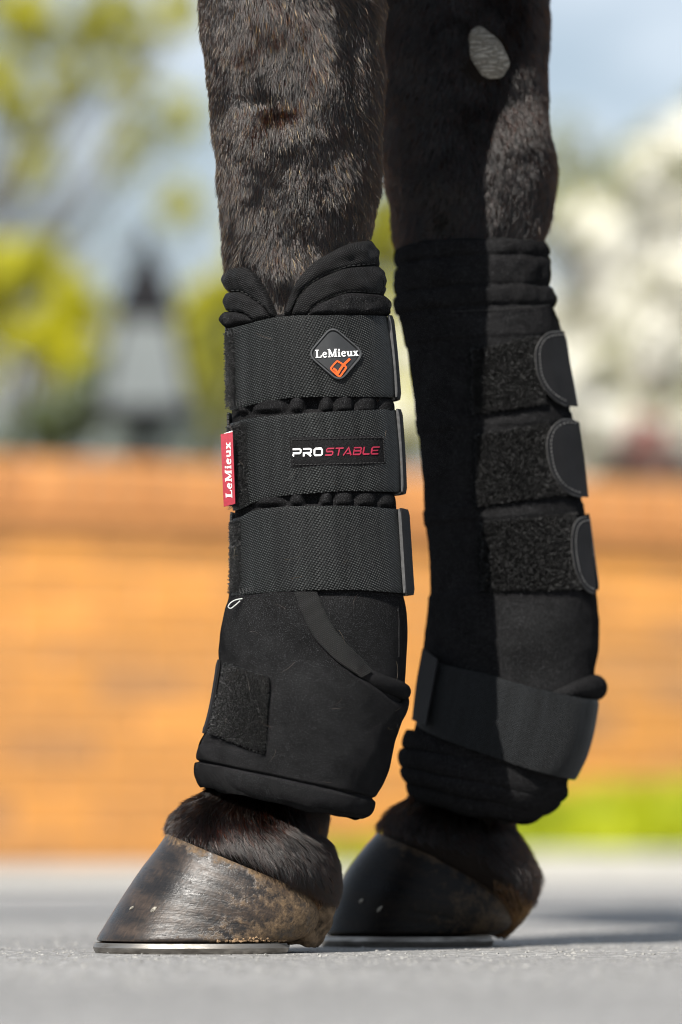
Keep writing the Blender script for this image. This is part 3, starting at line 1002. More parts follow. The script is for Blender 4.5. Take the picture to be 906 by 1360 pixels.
tree('cream_shrub', 'pale cream shrub glimpsed between the horse legs above the wall', 'shrub', tuple(px(540, 0, D) * (1, 1, 0)),
     [cl(530, 530, D, 45, 1), cl(520, 470, D, 40, .8), cl(560, 560, D, 50, 1), cl(480, 560, D, 50, 1), cl(600, 500, D, 50, 1)], 5000, 0.022, M['blossom'], trunk_r=0.03, fork=.5, mat2=M['leaf_spring'], n2=2000)

# lantern on a post behind the wall
D = 15.0
LX = px(195, 0, D)[0]
lan = empty('lantern_post', (LX, D, 0), 'black four-sided garden lantern with a hipped roof on a post behind the wall', 'lantern')
M['iron'] = simple('black_iron', (0.005, 0.005, 0.007), 0.7, var=0.2, scale=30, spec=0.15)
m, ns, ls, b = new_mat('frosted_glass')
b.inputs['Base Color'].default_value = (0.72, 0.78, 0.74, 1); b.inputs['Roughness'].default_value = 0.35
b.inputs['Transmission Weight'].default_value = 0.8
ls.new(n_ramp(ns, ls, n_noise(ns, ls, obj_co(ns), 12, 4), [(0.3, (0.32, 0.37, 0.38)), (0.7, (0.5, 0.56, 0.56))]), b.inputs['Base Color'])
M['frost'] = m
zb, zt2, zr, za = [px(0, y, D)[2] for y in (548, 424, 420, 335)]
wb, wt, wr = 0.128, 0.078, 0.096


def frustum(c, z0, w0, z1, w1):
    q = lambda w, z: [(c[0] + a * w, c[1] + e * w, z) for a, e in ((-1, -1), (1, -1), (1, 1), (-1, 1))]
    return q(w0, z0) + q(w1, z1), [(3, 2, 1, 0), (4, 5, 6, 7)] + [(i, (i + 1) % 4, 4 + (i + 1) % 4, 4 + i) for i in range(4)]


mb = MB(); mb.add(*frustum((LX, D), zr, wr, zr + 0.035, wr * .92)); mb.add(*frustum((LX, D), zr + 0.036, wr * .86, za, 0.03))
roof = mb.build('lantern_roof', M['iron'], lan, smooth=False)
mb = MB(); mb.tube([(LX, D, za), (LX, D, za + .02), (LX, D, za + .04), (LX, D, za + .07)], [.012, .026, .018, .004], 10); mb.build('finial', M['iron'], roof)
mb = MB(); fb = [np.array((LX + a * wb, D + e * wb, zb)) for a, e in ((-1, -1), (1, -1), (1, 1), (-1, 1))]
ft = [np.array((LX + a * wt, D + e * wt, zt2)) for a, e in ((-1, -1), (1, -1), (1, 1), (-1, 1))]
for i in range(4):
    mb.tube([fb[i], ft[i]], .009, 6); mb.tube([fb[i], fb[(i + 1) % 4]], .010, 6); mb.tube([ft[i], ft[(i + 1) % 4]], .010, 6)
frame = mb.build('lantern_frame', M['iron'], lan)
for i in range(4):
    q = [fb[i], fb[(i + 1) % 4], ft[(i + 1) % 4], ft[i]]
    cc = np.mean(q, axis=0); ins = np.array((cc[0] - LX, cc[1] - D, 0)); ins /= np.linalg.norm(ins)
    q = [cc + (p - cc) * .93 for p in q]
    mesh_from('pane', [p for p in q] + [p - ins * .004 for p in q], [(0, 1, 2, 3), (7, 6, 5, 4), (0, 4, 5, 1), (1, 5, 6, 2), (2, 6, 7, 3), (3, 7, 4, 0)], M['frost'], frame, smooth=False)
mb = MB(); mb.add(*frustum((LX, D), zb - .06, .05, zb - .012, wb * 1.05)); mb.build('lantern_base', M['iron'], lan, smooth=False)
mb = MB(); mb.tube([(LX, D, 0), (LX, D, .12), (LX, D, .14), (LX, D, zb - .051)], [.06, .055, .035, .03], 12); mb.build('post', M['iron'], lan)

# ------------------------------------------------------------------ the horse
DN, DF = 3.5, 3.70
leg_n = Surf([(170, -760, 740, -760, .62), (195, -640, 690, -640, .66), (226, -450, 606, -450, .7), (250, -250, 538, -250, .78), (260, -120, 515, -120, .84), (264, 0, 512, 0, .88),
              (273, 91, 510, 91, .88), (282, 175, 508, 175, .88), (289, 240, 505, 240, .85), (294, 300, 496, 300, .82), (299, 350, 486, 350, .8), (318, 430, 476, 430, .8), (330, 560, 470, 560),
              (335, 700, 478, 700), (328, 800, 505, 800), (322, 860, 505, 880), (318, 940, 480, 960), (306, 1000, 450, 1036), (271, 1052, 435, 1089), (246, 1067, 433, 1106), (229, 1083, 443, 1125), (222, 1100, 453, 1155),
              (226, 1112, 456, 1176), (250, 1128, 453, 1191), (300, 1150, 443, 1206), (350, 1190, 431, 1232), (372, 1228, 423, 1255)], DN, depth=0.84, n=2.1, trim=4.0,
             bumps=[(1.85, 148, .34, 15, -.05), (1.8, 190, .4, 26, .035), (1.95, 95, .4, 34, .035), (.80, 60, .14, 130, -.05), (.52, 80, .16, 120, .02), (1.45, 350, .34, 50, -.05), (.85, 268, .3, 26, .04), (2.3, 270, .3, 60, .03), (1.15, 120, .18, 40, .03), (1.3, 20, .2, 30, -.03), (.95, 200, .2, 22, -.035)])
leg_f = Surf([(330, -780, 830, -780, .62), (385, -560, 830, -560, .66), (430, -330, 790, -330, .72), (470, -160, 745, -160, .8), (492, 0, 732, 0, .86), (500, 85, 729, 85, .88), (503, 137, 729, 137, .88), (505, 180, 733, 180, .88),
              (509, 235, 741, 235, .86), (517, 275, 737, 275, .85), (524, 325, 722, 325, .82), (533, 360, 712, 360, .8), (550, 450, 690, 450, .8), (575, 600, 705, 600), (590, 700, 720, 700), (590, 800, 750, 800), (590, 870, 755, 880),
              (590, 940, 735, 960), (578, 1000, 700, 1040), (545, 1056, 684, 1092), (514, 1080, 692, 1112), (502, 1097, 705, 1134), (502, 1109, 719, 1166), (514, 1122, 715, 1190), (568, 1150, 702, 1216),
              (602, 1190, 684, 1236), (620, 1222, 668, 1249)], DF, depth=0.84, n=2.1, trim=3.5,
             bumps=[(.75, 210, .3, 30, .04), (.9, 150, .2, 26, -.04), (.6, 285, .3, 24, -.04), (1.0, 255, .25, 24, .03)])
horse = empty('horse', (0.1, (DN + DF) / 2, 0), 'dark bay horse standing on asphalt, wearing padded black leg boots', 'horse')


def ell_tube(path, n=28):
    """path of (x, y, z, half width y, half height) along x; rings face the path direction in xz"""
    vs, fs = [], []
    for i, (x, y, z, hw, hh) in enumerate(path):
        p0, p1 = path[max(i - 1, 0)], path[min(i + 1, len(path) - 1)]
        t = np.array((p1[0] - p0[0], p1[1] - p0[1], p1[2] - p0[2])); t /= np.linalg.norm(t)
        a = np.cross((0, 1, 0), t); a /= np.linalg.norm(a)
        bb = np.cross(t, a)
        for k in range(n):
            an = 2 * PI * k / n
            vs.append(np.array((x, y, z)) + a * hh * math.cos(an) + bb * hw * math.sin(an))
    for i in range(len(path) - 1):
        for k in range(n):
            fs.append((i * n + k, i * n + (k + 1) % n, (i + 1) * n + (k + 1) % n, (i + 1) * n + k))
    fs.append(tuple(range(n))[::-1]); fs.append(tuple(range((len(path) - 1) * n, len(path) * n)))
    return vs, fs


MY = (DN + DF) / 2
mb = MB()
nm = lambda th, v: 0.0012 * np.sin(7 * th + v / 31.0) * np.sin(v / 23.0 + 2 * th)
for sf in (leg_n, leg_f):
    P, f, _ = loft(sf, sf.v0, sf.v1, 240, 48, nm, True, True)
    mb.add(P, f)
mb.add(*ell_tube([(-.30, MY, 1.10, .10, .12), (-.27, MY, 1.13, .17, .20), (-.18, MY, 1.16, .22, .28), (0, MY, 1.19, .25, .33), (.3, MY, 1.2, .29, .335), (.65, MY, 1.2, .31, .33), (.95, MY, 1.22, .28, .30), (1.15, MY, 1.25, .26, .29), (1.33, MY, 1.24, .20, .24), (1.42, MY, 1.2, .1, .14)]))
mb.add(*ell_tube([(.02, MY, 1.33, .13, .25), (-.22, MY, 1.5, .11, .2), (-.45, MY, 1.72, .085, .15), (-.6, MY, 1.86, .075, .12), (-.66, MY, 1.9, .05, .07)]))
mb.add(*ell_tube([(-.54, MY, 1.92, .06, .08), (-.64, MY, 1.84, .10, .14), (-.78, MY, 1.68, .085, .11), (-.93, MY, 1.5, .055, .07), (-1.02, MY, 1.4, .055, .065), (-1.06, MY, 1.36, .03, .04)]))
for sy in (-1, 1):
    y = MY + sy * .13
    mb.tube([(1.16, y, 1.3), (1.16, y, 1.05), (1.08, y, .86), (1.22, y, .62), (1.30, y, .52), (1.28, y, .34), (1.26, y, .2), (1.2, y, .1), (1.15, y, .05), (1.13, y, .0)], [.17, .16, .11, .07, .055, .04, .042, .04, .055, .07], 20)
    mb.tube([(-.56, MY + sy * .05, 1.95), (-.57, MY + sy * .06, 2.02), (-.58, MY + sy * .055, 2.08)], [.03, .028, .005], 10)
me = bpy.data.meshes.new('body')
me.from_pydata(mb.v, [], mb.f)
tmp = bpy.data.objects.new('body', me); COL.objects.link(tmp)
fix_normals(me)
rm = tmp.modifiers.new('r', 'REMESH'); rm.mode = 'VOXEL'; rm.voxel_size = 0.005; rm.use_smooth_shade = True
dg = bpy.context.evaluated_depsgraph_get()
me2 = bpy.data.meshes.new_from_object(tmp.evaluated_get(dg))
bpy.data.objects.remove(tmp)
body = link_mesh('body', me2, None, horse)
me2.materials.clear(); me2.materials.append(M['skin'])

# coat
def coat(name, surf, v0, v1, n, length, angf, mask=None, mat='coat_hair', rad=0.00011, lift=0.31, th0=-0.35, th1=PI + 0.35, jitter=0.12, off=0.0003, curl=0.12):
    th = th0 + (th1 - th0) * rng.random(n); v = v0 + (v1 - v0) * rng.random(n)
    q = surf.P(th, v)
    w1 = fbm(q, 28, 3.1); w2 = fbm(q, 75, 9.7); w3 = fbm(q, 40, 5.5)
    ang = angf(th, v) + 0.4 * w1 + 0.22 * w2
    ln = length * (0.75 + 0.5 * rng.random(n)) * (1 + 0.35 * w3)
    return grow(name, surf, th, v, ln, lift * np.clip(1 + 0.8 * w3 + 0.5 * w2 + 0.5 * fbm(q, 170, 1.7), 0.4, 1.7), ang, rad, M[mat], body, off=off + 0.0, jitter=jitter, mask=mask, curl=curl)

coat('coat', leg_n, -40, 425, 105000, 0.0056, lambda t, v: 0.15 + 0.35 * np.cos(t), rad=0.00014)
coat('glint_hairs', leg_n, -40, 425, 10000, 0.0056, lambda t, v: 0.15 + 0.35 * np.cos(t), rad=0.00016, mat='pale_glint_hair', lift=0.40)  # sparse pale strands that paint the coat's grey highlights
coat('coat', leg_f, -40, 345, 60000, 0.0056, lambda t, v: 0.3 * np.cos(t) - 0.15, rad=0.00014, mask=lambda x, y: ((x - 648) / 31.0) ** 2 + ((y - 71) / 40.0) ** 2 > 0.80 + rng.normal(0, .10, len(x)))

hairline_n = lambda x: np.interp(x, (200, 219, 247, 276, 310, 335, 360, 394, 420, 440, 470), (1100, 1106, 1113, 1127, 1140, 1151, 1164, 1184, 1198, 1210, 1215))
coat('pastern_coat', leg_n, 1010, 1185, 34000, 0.0075, lambda t, v: 0.35 + 0.15 * np.cos(t), mask=lambda x, y: y < hairline_n(x) - 9 + rng.normal(0, 3, len(x)), mat='pastern_hair', jitter=0.15, lift=0.24)
hairline_f = lambda x: np.interp(x, (480, 498, 539, 580, 622, 654, 690, 725), (1100, 1105, 1113, 1124, 1137, 1156, 1190, 1205))
coat('pastern_coat', leg_f, 1015, 1180, 22000, 0.0075, lambda t, v: 0.3 + 0.15 * np.cos(t), mask=lambda x, y: y < hairline_f(x) - 8 + rng.normal(0, 3, len(x)), mat='pastern_hair', jitter=0.15, lift=0.24)
# short dusty hair over the bulbs of the heel
coat('heel_hair', leg_n, 1150, 1240, 5000, 0.005, lambda t, v: 0.3 + 0 * t, mask=lambda x, y: (x > 385) & (y > hairline_n(x) - 12) & (y < 1245), mat='tan_hair', jitter=0.4, lift=0.2, th1=PI * .8)
coat('heel_hair', leg_f, 1150, 1240, 4000, 0.005, lambda t, v: 0.3 + 0 * t, mask=lambda x, y: (x > 655) & (y > hairline_f(x) - 12) & (y < 1240), mat='tan_hair', jitter=0.4, lift=0.2, th1=PI * .8)

# chestnut: the horny callus on the inside of the far forearm
ns_, nt_ = 26, 12
vs, fs = [], []
for i in range(nt_ + 1):
    r = i / nt_
    for k in range(ns_):
        a = 2 * PI * k / ns_
        wob = 1 + 0.06 * math.sin(3 * a + 1) + 0.03 * math.sin(7 * a)
        ca, sa = math.cos(a) * 29 * r * wob, math.sin(a) * 38 * r * wob
        X = 648.5 + ca * .95 + sa * .25; Y = 71 + sa * .97 + ca * .12
        th, v = leg_f.inv(X, Y, 0.002)
        vs.append(leg_f.O(th, v, np.array(0.0075 * (1 - r ** 3) + 0.0009 * math.sin(X * .35 + Y * .5) * math.sin(Y * .38 - X * .12) - (0.003 if i == nt_ else 0))))
for i in range(nt_):
    for k in range(ns_):
        fs.append((i * ns_ + k, i * ns_ + (k + 1) % ns_, (i + 1) * ns_ + (k + 1) % ns_, (i + 1) * ns_ + k))
o = mesh_from('chestnut', vs, fs, M['chestnut'], horse); fix_normals(o.data); o['label'] = 'grey oval horny callus'


def make_hoof(rows, d, mat, shoe_end, bottom, nails, lab, lab_s):
    sf = Surf(rows, d, depth=0.86, n=2.25)
    nv, nu = 60, 110
    v = np.linspace(sf.v0, sf.v1, nv)[:, None]; th = np.linspace(0, 2 * PI, nu, endpoint=False)[None, :]
    V, T = np.broadcast_arrays(v, th)
    t = (V - sf.v0) / (sf.v1 - sf.v0)
    ring = 0.00004 * np.sin(t * 52 + 0.6 * np.sin(T * 3)) * (0.4 + 0.6 * np.sin(T * 2 + 1) ** 2)
    P = sf.O(T, V, ring).reshape(-1, 3)
    f = [(i * nu + k, i * nu + (k + 1) % nu, (i + 1) * nu + (k + 1) % nu, (i + 1) * nu + k) for i in range(nv - 1) for k in range(nu)]
    f.append(tuple(range(nu))); f.append(tuple(range((nv - 1) * nu, nv * nu))[::-1])
    U = np.where(T <= PI, T / (2 * PI), 1 - T / (2 * PI))
    o = put('hoof', (P, f, np.stack([U, t], -1).reshape(-1, 2)), mat, horse, sharp=50)
    if lab: o['label'] = lab
    # steel shoe: a bar bent to the outline of the ground surface, open at the heels
    xl, yl, xr, yr = rows[-2][:4]
    k = d / F
    cxw, a = ((xl + xr) / 2 - CX) * k, (xr - xl) / 2 * k
    bdep = a * 0.86
    ztop = CAMH + (HY - bottom) * k - 0.0010
    endx = (shoe_end - CX) * k
    c0 = min(.99, (endx - cxw) / a)
    t0 = math.acos(np.sign(c0) * abs(c0) ** (2.25 / 2))
    prof = [(-.019, 0), (0.0006, 0), (.0016, .0012), (.0026, ztop - .0034), (.0010, ztop - .0004), (-.019, ztop - .0002)]
    vs, fs = [], []
    m = 72; q = len(prof)
    for i in range(m):
        tt = t0 + (2 * PI - 2 * t0) * i / (m - 1)
        c, s = math.cos(tt), math.sin(tt)
        e = 2 / 2.25
        sc = lambda r: (cxw + (a + r) * np.sign(c) * abs(c) ** e, d - (bdep + r) * np.sign(s) * abs(s) ** e)
        for r, z in prof:
            x, y = sc(r)
            vs.append((x, y, z))
    for i in range(m - 1):
        for j in range(q):
            fs.append((i * q + j, i * q + (j + 1) % q, (i + 1) * q + (j + 1) % q, (i + 1) * q + j))
    fs.append(tuple(range(q))); fs.append(tuple(range((m - 1) * q, m * q))[::-1])
    sh = mesh_from('horseshoe', vs, fs, M['steel'], o, sharp=35); fix_normals(sh.data)
    # clenched nail ends on the wall
    for (x, y, r) in nails:
        th, v = sf.inv(np.array([x]), np.array([y]))
        p, n, tt, tv = [q[0] for q in sf.frame(th, v)]
        mb = MB(); mb.add(iv * (1 + .22 * rng.standard_normal((len(iv), 1))) @ np.array((tt * r * k * .95 + tv * r * k * .3, tv * r * k * 1.15, n * .0010)) + p, ifc)
        mb.build('nail', M['clench'], o, smooth=False)
    return sf, o


M['clench'] = simple('nail_clench', (0.26, 0.24, 0.20), 0.5, 0.3, var=0.6, scale=900, bump=0.6, bscale=1200)
hoof_n, hn = make_hoof([(222, 1107, 424, 1190), (208, 1127, 428, 1212), (186, 1156, 424, 1229), (160, 1195, 414, 1242), (139, 1229, 404, 1246), (128.5, 1248, 396, 1248), (133, 1250, 390, 1250)],
                       DN, M['hoof'], 380, 1248.5, [(203.5, 1208, 4.5), (155.5, 1206, 3.2)], None, None)
hoof_f, hf = make_hoof([(501, 1106, 676, 1180), (479, 1131, 684, 1202), (456, 1164, 684, 1220), (441, 1200, 676, 1234), (433, 1226, 670, 1237), (429, 1238.5, 664, 1239), (434, 1241, 658, 1241)],
                       DF, M['hoof_clean_shaded'], 650, 1240, [(479.5, 1197, 3.2), (504, 1207, 4)], None, None)

# muddy bulbs of the heel behind the horn
M['bulb'] = simple('muddy_heel', (0.11, 0.076, 0.047), 0.85, var=0.75, scale=170, bump=0.7, bscale=260, spec=0.2)
M['bulb_dark'] = simple('dusty_heel', (0.10, 0.072, 0.046), 0.85, var=0.6, scale=70, bump=0.7, bscale=260, spec=0.2)
for d_, ho, mt, rw in ((DN, hn, 'bulb', [(400, 1146, 440, 1164), (380, 1166, 449, 1186), (368, 1190, 446, 1206), (362, 1215, 437, 1230), (364, 1238, 429, 1247), (374, 1253, 422, 1258)]),
                       (DF, hf, 'bulb_dark', [(660, 1130, 702, 1150), (648, 1152, 712, 1172), (640, 1176, 708, 1194), (636, 1200, 696, 1214), (638, 1222, 680, 1233), (644, 1240, 668, 1246)])):
    hb = Surf(rw, d_, depth=1.0, n=2.2)
    put('heel_bulb', loft(hb, hb.v0, hb.v1, 50, 48, lambda T, V: .0012 * np.sin(4 * T + V / 12.0) + .0007 * np.sin(9 * T - V / 7.0), True, True), M[mt], ho)

# crumbs of dried clay pressed on the heel of the near shoe
M['clay'] = simple('dried_clay', (0.24, 0.155, 0.085), 0.9, var=0.4, scale=200, bump=0.6, bscale=500)
mb = MB()
for _ in range(260):
    x = random.triangular(290, 382, 374); z = random.uniform(.0084, .0084 + .004 * smooth01((x - 280) / 90))
    c = (x - 262.5) / 133.5
    yy = DN - 0.0667 * 0.86 * (1 - min(.99, c ** 2.25)) ** (1 / 2.25)
    X = (x - CX) / F * DN
    r = random.uniform(.0004, .0012)
    mb.add(iv * r * (1 + .25 * rng.standard_normal((len(iv), 1))) + (X, yy - random.uniform(-.002, .0015), z), ifc)
tag(mb.build('clay_crumbs', M['clay'], hn, smooth=False), 'dried tan clay crumbs on the heel of the shoe')


# ------------------------------------------------------------------ near boot
GRP = "padded black boots on the horse's forelegs"
boot = empty('stable_boot', (px(415, 0, DN)[0], DN, 0.09), 'near black padded leg boot with diamond badge, crimson lettering and red side tag', 'horse boot', GRP)
BN = Surf([(307, 318, 489, 318), (307, 352, 496, 352), (307, 391, 503, 391), (306, 425, 508, 425), (307, 480, 514, 480), (308, 545, 519, 545), (311, 600, 523, 600), (312, 665, 526, 665), (313, 730, 530, 730),
           (312, 782, 534, 788), (305, 812, 538, 818), (300, 845, 540, 856), (300, 872, 540, 892), (294, 920, 537, 928), (284, 965, 525, 968), (273, 992, 510, 1015), (270, 1013, 493, 1061), (268, 1026, 489, 1073),
           (271, 1038, 484, 1080), (276, 1044, 480, 1083), (288, 1046, 470, 1082)], DN, depth=0.9, n=2.15)

tube_x = [(318, 333), (333, 384), (384, 405), (424, 442), (442, 470), (470, 500), (500, 524)]


def shell_disp(T, V):
    off = np.zeros(T.shape)
    for (va, vb) in ((529, 549), (656, 672)):
        win = np.where((V > va) & (V < vb + 8), np.sqrt(np.clip(1 - np.clip((va + 13 - V) / 13, 0, 1) ** 2, 0, 1)), 0.0) * smooth01((vb + 8 - V) / 8)
        xx = BN.proj(BN.P(T, V))[0]
        front = np.sin(T) > 0
        h = np.full(T.shape, -0.0045)
        for a, b2 in tube_x:
            q = (xx - (a + b2) / 2) / ((b2 - a) / 2)
            h = np.where(np.abs(q) < 1, -0.003 + 0.0070 * np.sqrt(np.clip(1 - q * q, 0, 1)), h)
        h = np.where(front, h, 0.0)
        off += win * h - (1 - win) * 0.002 * ((V > va - 6) & (V < vb))
    low = smooth01((V - 770) / 30)
    off += low * (0.0008 * np.sin(3 * T + V / 40.0) + 0.0005 * np.sin(5 * T - V / 27.0))
    return off


shell = put('shell', loft(BN, 426, 1005, 420, 260, shell_disp), M['neoprene'], boot)


def around(pts_front, surf, th_a, th_b, va, vb, nf, off, nb=24, start_left=False):
    """edge curve: part seen in the photo from pixels, then carried on round the leg"""


def resample(th, v, n):
    L = np.concatenate([[0], np.cumsum(np.hypot(np.diff(th) * surf_r, np.diff(v)))])
    q = np.linspace(0, L[-1], n)
    return np.interp(q, L, th), np.interp(q, L, v)


surf_r = 110.0


def spline(pts, n):
    p = np.array(pts, float)
    L = np.concatenate([[0], np.cumsum(np.hypot(*np.diff(p, axis=0).T))])
    q = np.linspace(0, L[-1], n)
    return np.stack([pchip(L, p[:, 0])(q), pchip(L, p[:, 1])(q)], 1)


# collar: three quilted rolls, open in a V at the front
right = [[(497, 318), (469, 322), (441, 334), (414, 351), (393, 375), (381, 403), (373, 428)],
         [(505, 351), (462, 355), (431, 366), (408, 380), (391, 405), (382, 431)],
         [(512, 391), (465, 388), (438, 396), (414, 410), (404, 433)],
         [(516, 427), (465, 427), (440, 429), (424, 437)]]
left = [[(298, 353), (318, 354.5), (333, 362), (347, 382), (359, 403), (369, 428)],
        [(300, 388), (318, 387), (335, 396), (352, 409), (363, 430)],
        [(298, 413), (321, 415), (335, 424), (347, 436)],
        [(299, 438), (310, 440), (325, 443), (337, 447)]]
NB, NR, NL = 34, 46, 34
TH, VV = [], []
for r_, l_ in zip(right, left):
    a = spline(r_[::-1], NR); th1, v1 = BN.inv(a[:, 0], a[:, 1], 0.002)
    b_ = spline(l_, NL); th2, v2 = BN.inv(b_[:, 0], b_[:, 1], 0.002)
    thb = np.linspace(th1[-1], -(2 * PI - th2[0]), NB)[1:-1]
    vb = np.interp(np.linspace(0, 1, NB)[1:-1], (0, 1), (v1[-1], v2[0]))
    TH.append(np.concatenate([th1, thb, th2 - 2 * PI])); VV.append(np.concatenate([v1, vb, v2]))
TH, VV = np.array(TH), np.array(VV)
_a = spline([(304, 436), (328, 430), (363, 421.5), (397, 418.7), (465, 418), (515, 419.5)], 40); _t, _v = BN.inv(_a[:, 0], _a[:, 1], .004)
CTOP = lambda g: np.interp((g + PI) % (2 * PI) - PI, np.concatenate([[-PI], _t[::-1], [PI]]), np.concatenate([[428], _v[::-1], [440]]))
mm_ = 15
for k, (lo_, amp) in enumerate(((0.0004, 0.0046), (0.0007, 0.0050), (0.001, 0.0054))):
    s = np.linspace(0, 1, mm_)[:, None]
    t = s
    G = TH[k][None] * (1 - t) + TH[k + 1][None] * t; H = VV[k][None] * (1 - t) + VV[k + 1][None] * t
    wr_ = 0.0006 * np.sin(np.arange(G.shape[1]) * 0.55 + k)[None] * np.sin(PI * s)
    env = smooth01((CTOP(G) + 3 - H) / 9)
    fold = (fbm(BN.P(G, H).reshape(-1, 3), 90, 4.0 + k) + .6 * fbm(BN.P(G, H).reshape(-1, 3), 210, 14.0 + k)).reshape(G.shape) * 0.0030 * np.sin(PI * s)
    prof = lo_ * env - .001 * (1 - env) + (amp * np.sqrt(np.clip(1 - (2 * s - 1) ** 2, 0, 1)) ** 0.8 + wr_ + fold) * env
    put('collar_roll', sheet(BN, G, H, np.broadcast_to(prof, G.shape), 0.004, edge=False), M['mesh' if k < 2 else 'neoprene'], boot, sharp=60)
for k in (1, 2):
    stitches('stitching', BN, [(p[0], p[1] - 1.5) for p in right[k][:5]], 0.0028, M['thread_dark'], boot, pitch=6.5, rad=.00035)
    stitches('stitching', BN, [(p[0], p[1] - 1.5) for p in left[k][:4]], 0.0028, M['thread_dark'], boot, pitch=6.5, rad=.00035)

# three elastic straps round the cannon
straps_px = [
    ([(304, 436), (328, 430), (363, 421.5), (397, 418.7), (465, 418), (515, 419.5)], [(312, 543.5), (339, 536), (397, 527.5), (465, 526.5), (524, 527.5)]),
    ([(312, 561), (330, 555.5), (363, 552), (431, 547), (522, 543)], [(316, 677), (342, 665), (363, 660), (414, 655), (465, 652), (532, 653)]),
    ([(316, 688), (339, 677), (397, 672), (465, 671.5), (528, 676)], [(314, 790), (328, 788.5), (397, 784), (465, 783), (532, 787)]),
]
SOFF, STH = 0.0042, 0.0018
strap_fn = []
strap_objs = []
for i, (tp, bt) in enumerate(straps_px):
    e = []
    for pl in (tp, bt):
        a = spline(pl, 40); th, v = BN.inv(a[:, 0], a[:, 1], SOFF)
        order = np.argsort(th); e.append((th[order], v[order]))
    f_t = lambda q, e=e: np.interp(q, e[0][0], e[0][1])
    f_b = lambda q, e=e: np.interp(q, e[1][0], e[1][1])
    strap_fn.append((f_t, f_b))
    th = np.linspace(PI - 0.30, -PI + 0.1, 150)[None, :]
    t = np.linspace(0, 1, 26)[:, None]
    T = np.broadcast_to(th, (26, 150)); V = f_t(th) * (1 - t) + f_b(th) * t
    # slight natural belly and ripple of stretched elastic
    off = SOFF + 0.0006 * np.sin(PI * t) + 0.00025 * np.sin(T * 9 + i) * np.sin(PI * t)
    o = put('strap', sheet(BN, T, V, off, STH), M['elastic'], boot, sharp=50)
    strap_objs.append(o)
    # fuzzy sewn-down end at the front seam
    th2 = np.linspace(PI - 0.25, PI - (0.55, 0.74, 0.58)[i], 14)[None, :]; t2 = np.linspace(0.03, 0.97, 14)[:, None]
    T2 = np.broadcast_to(th2, (14, 14)); V2 = f_t(th2) * (1 - t2) + f_b(th2) * t2
    tag(pile('fuzz', BN, T2, V2, SOFF + 0.0003, (1100, 2200, 1300)[i], o, h=0.0017, rad=.00011), kind='stuff')
    # rubberised tab stitched to the strap where it turns round the back
    a0 = (0.20, 0.20, 0.36)[i]
    th3 = np.linspace(a0, -1.3, 30)[None, :]; t3 = np.linspace(0.0, 1.0, 16)[:, None]
    T3 = np.broadcast_to(th3, (16, 30)); V3 = f_t(th3) * (1 - t3) + f_b(th3) * t3 + (0.5 - t3) * (-2)
    tb = put('tab', sheet(BN, T3, V3, SOFF + (0.0026, 0.0026, 0.0034)[i] + 0.001 * (T3 < 0.1), 0.0024), M['leather'], boot, sharp=50)
    th4 = np.linspace(a0 + .022, a0 + .004, 4)[None, :]
    T4 = np.broadcast_to(th4, (16, 4)); V4 = f_t(th4) * (1 - t3) + f_b(th4) * t3
    put('tab_edge', sheet(BN, T4, V4, SOFF + 0.0024, 0.002), M['leather_edge'], tb, sharp=50)

# padding seams glimpsed at the strap ends: small thread bars
for (x0, y0, y1) in ((300, 440, 447), (307, 532, 540), (316, 783, 789)):
    mb = MB()
    for k in range(5):
        xx = x0 + 4 + k * 4.2
        th, v = BN.inv(np.array([xx, xx + 1.5]), np.array([y0 - k * .8, y1 - k * .8]), SOFF + .001)
        q = BN.O(th, v, np.full(2, SOFF + .0022)); mb.tube(q, .0003, 5)
    tag(mb.build('bar_tack', M['thread_dark'], boot), kind='stuff')

# moulded diamond badge
BC = np.array((445.2, 470.4)); E1 = np.array((37.6, -0.9)); E2 = np.array((-5.0, -38.2))
BOFF = SOFF + 0.0007


def diamond(scale, rc, n=8):
    """rounded rhombus outline in units of its half diagonals"""
    cs = [(1, 0), (0, 1), (-1, 0), (0, -1)]
    out = []
    for i in range(4):
        c = np.array(cs[i], float); p = np.array(cs[i - 1], float); nx = np.array(cs[(i + 1) % 4], float)
        a, b2 = c + (p - c) * rc, c + (nx - c) * rc
        for k in range(n + 1):
            s = k / n
            out.append(((1 - s) ** 2 * a + 2 * s * (1 - s) * c + s * s * b2) * scale)
    return np.array(out)


def badge_place(q, off):
    X = BC[0] + q[:, 0] * E1[0] + q[:, 1] * E2[0]; Y = BC[1] + q[:, 0] * E1[1] + q[:, 1] * E2[1]
    th, v = BN.inv(X, Y, BOFF)
    return BN.O(th, v, np.full(th.shape, off))


def rings(name, spec, mat, parent, close=True):
    vs, fs = [], []
    n = None
    for sc_, off in spec:
        q = diamond(sc_, .24) if sc_ > 0.01 else diamond(0.01, .24)
        n = len(q); vs.append(badge_place(q, off))
    for i in range(len(spec) - 1):
        for k in range(n):
            fs.append((i * n + k, i * n + (k + 1) % n, (i + 1) * n + (k + 1) % n, (i + 1) * n + k))
    if close: fs.append(tuple(range((len(spec) - 1) * n, len(spec) * n)))
    o = mesh_from(name, np.vstack(vs), fs, mat, parent, sharp=40); fix_normals(o.data)
    return o


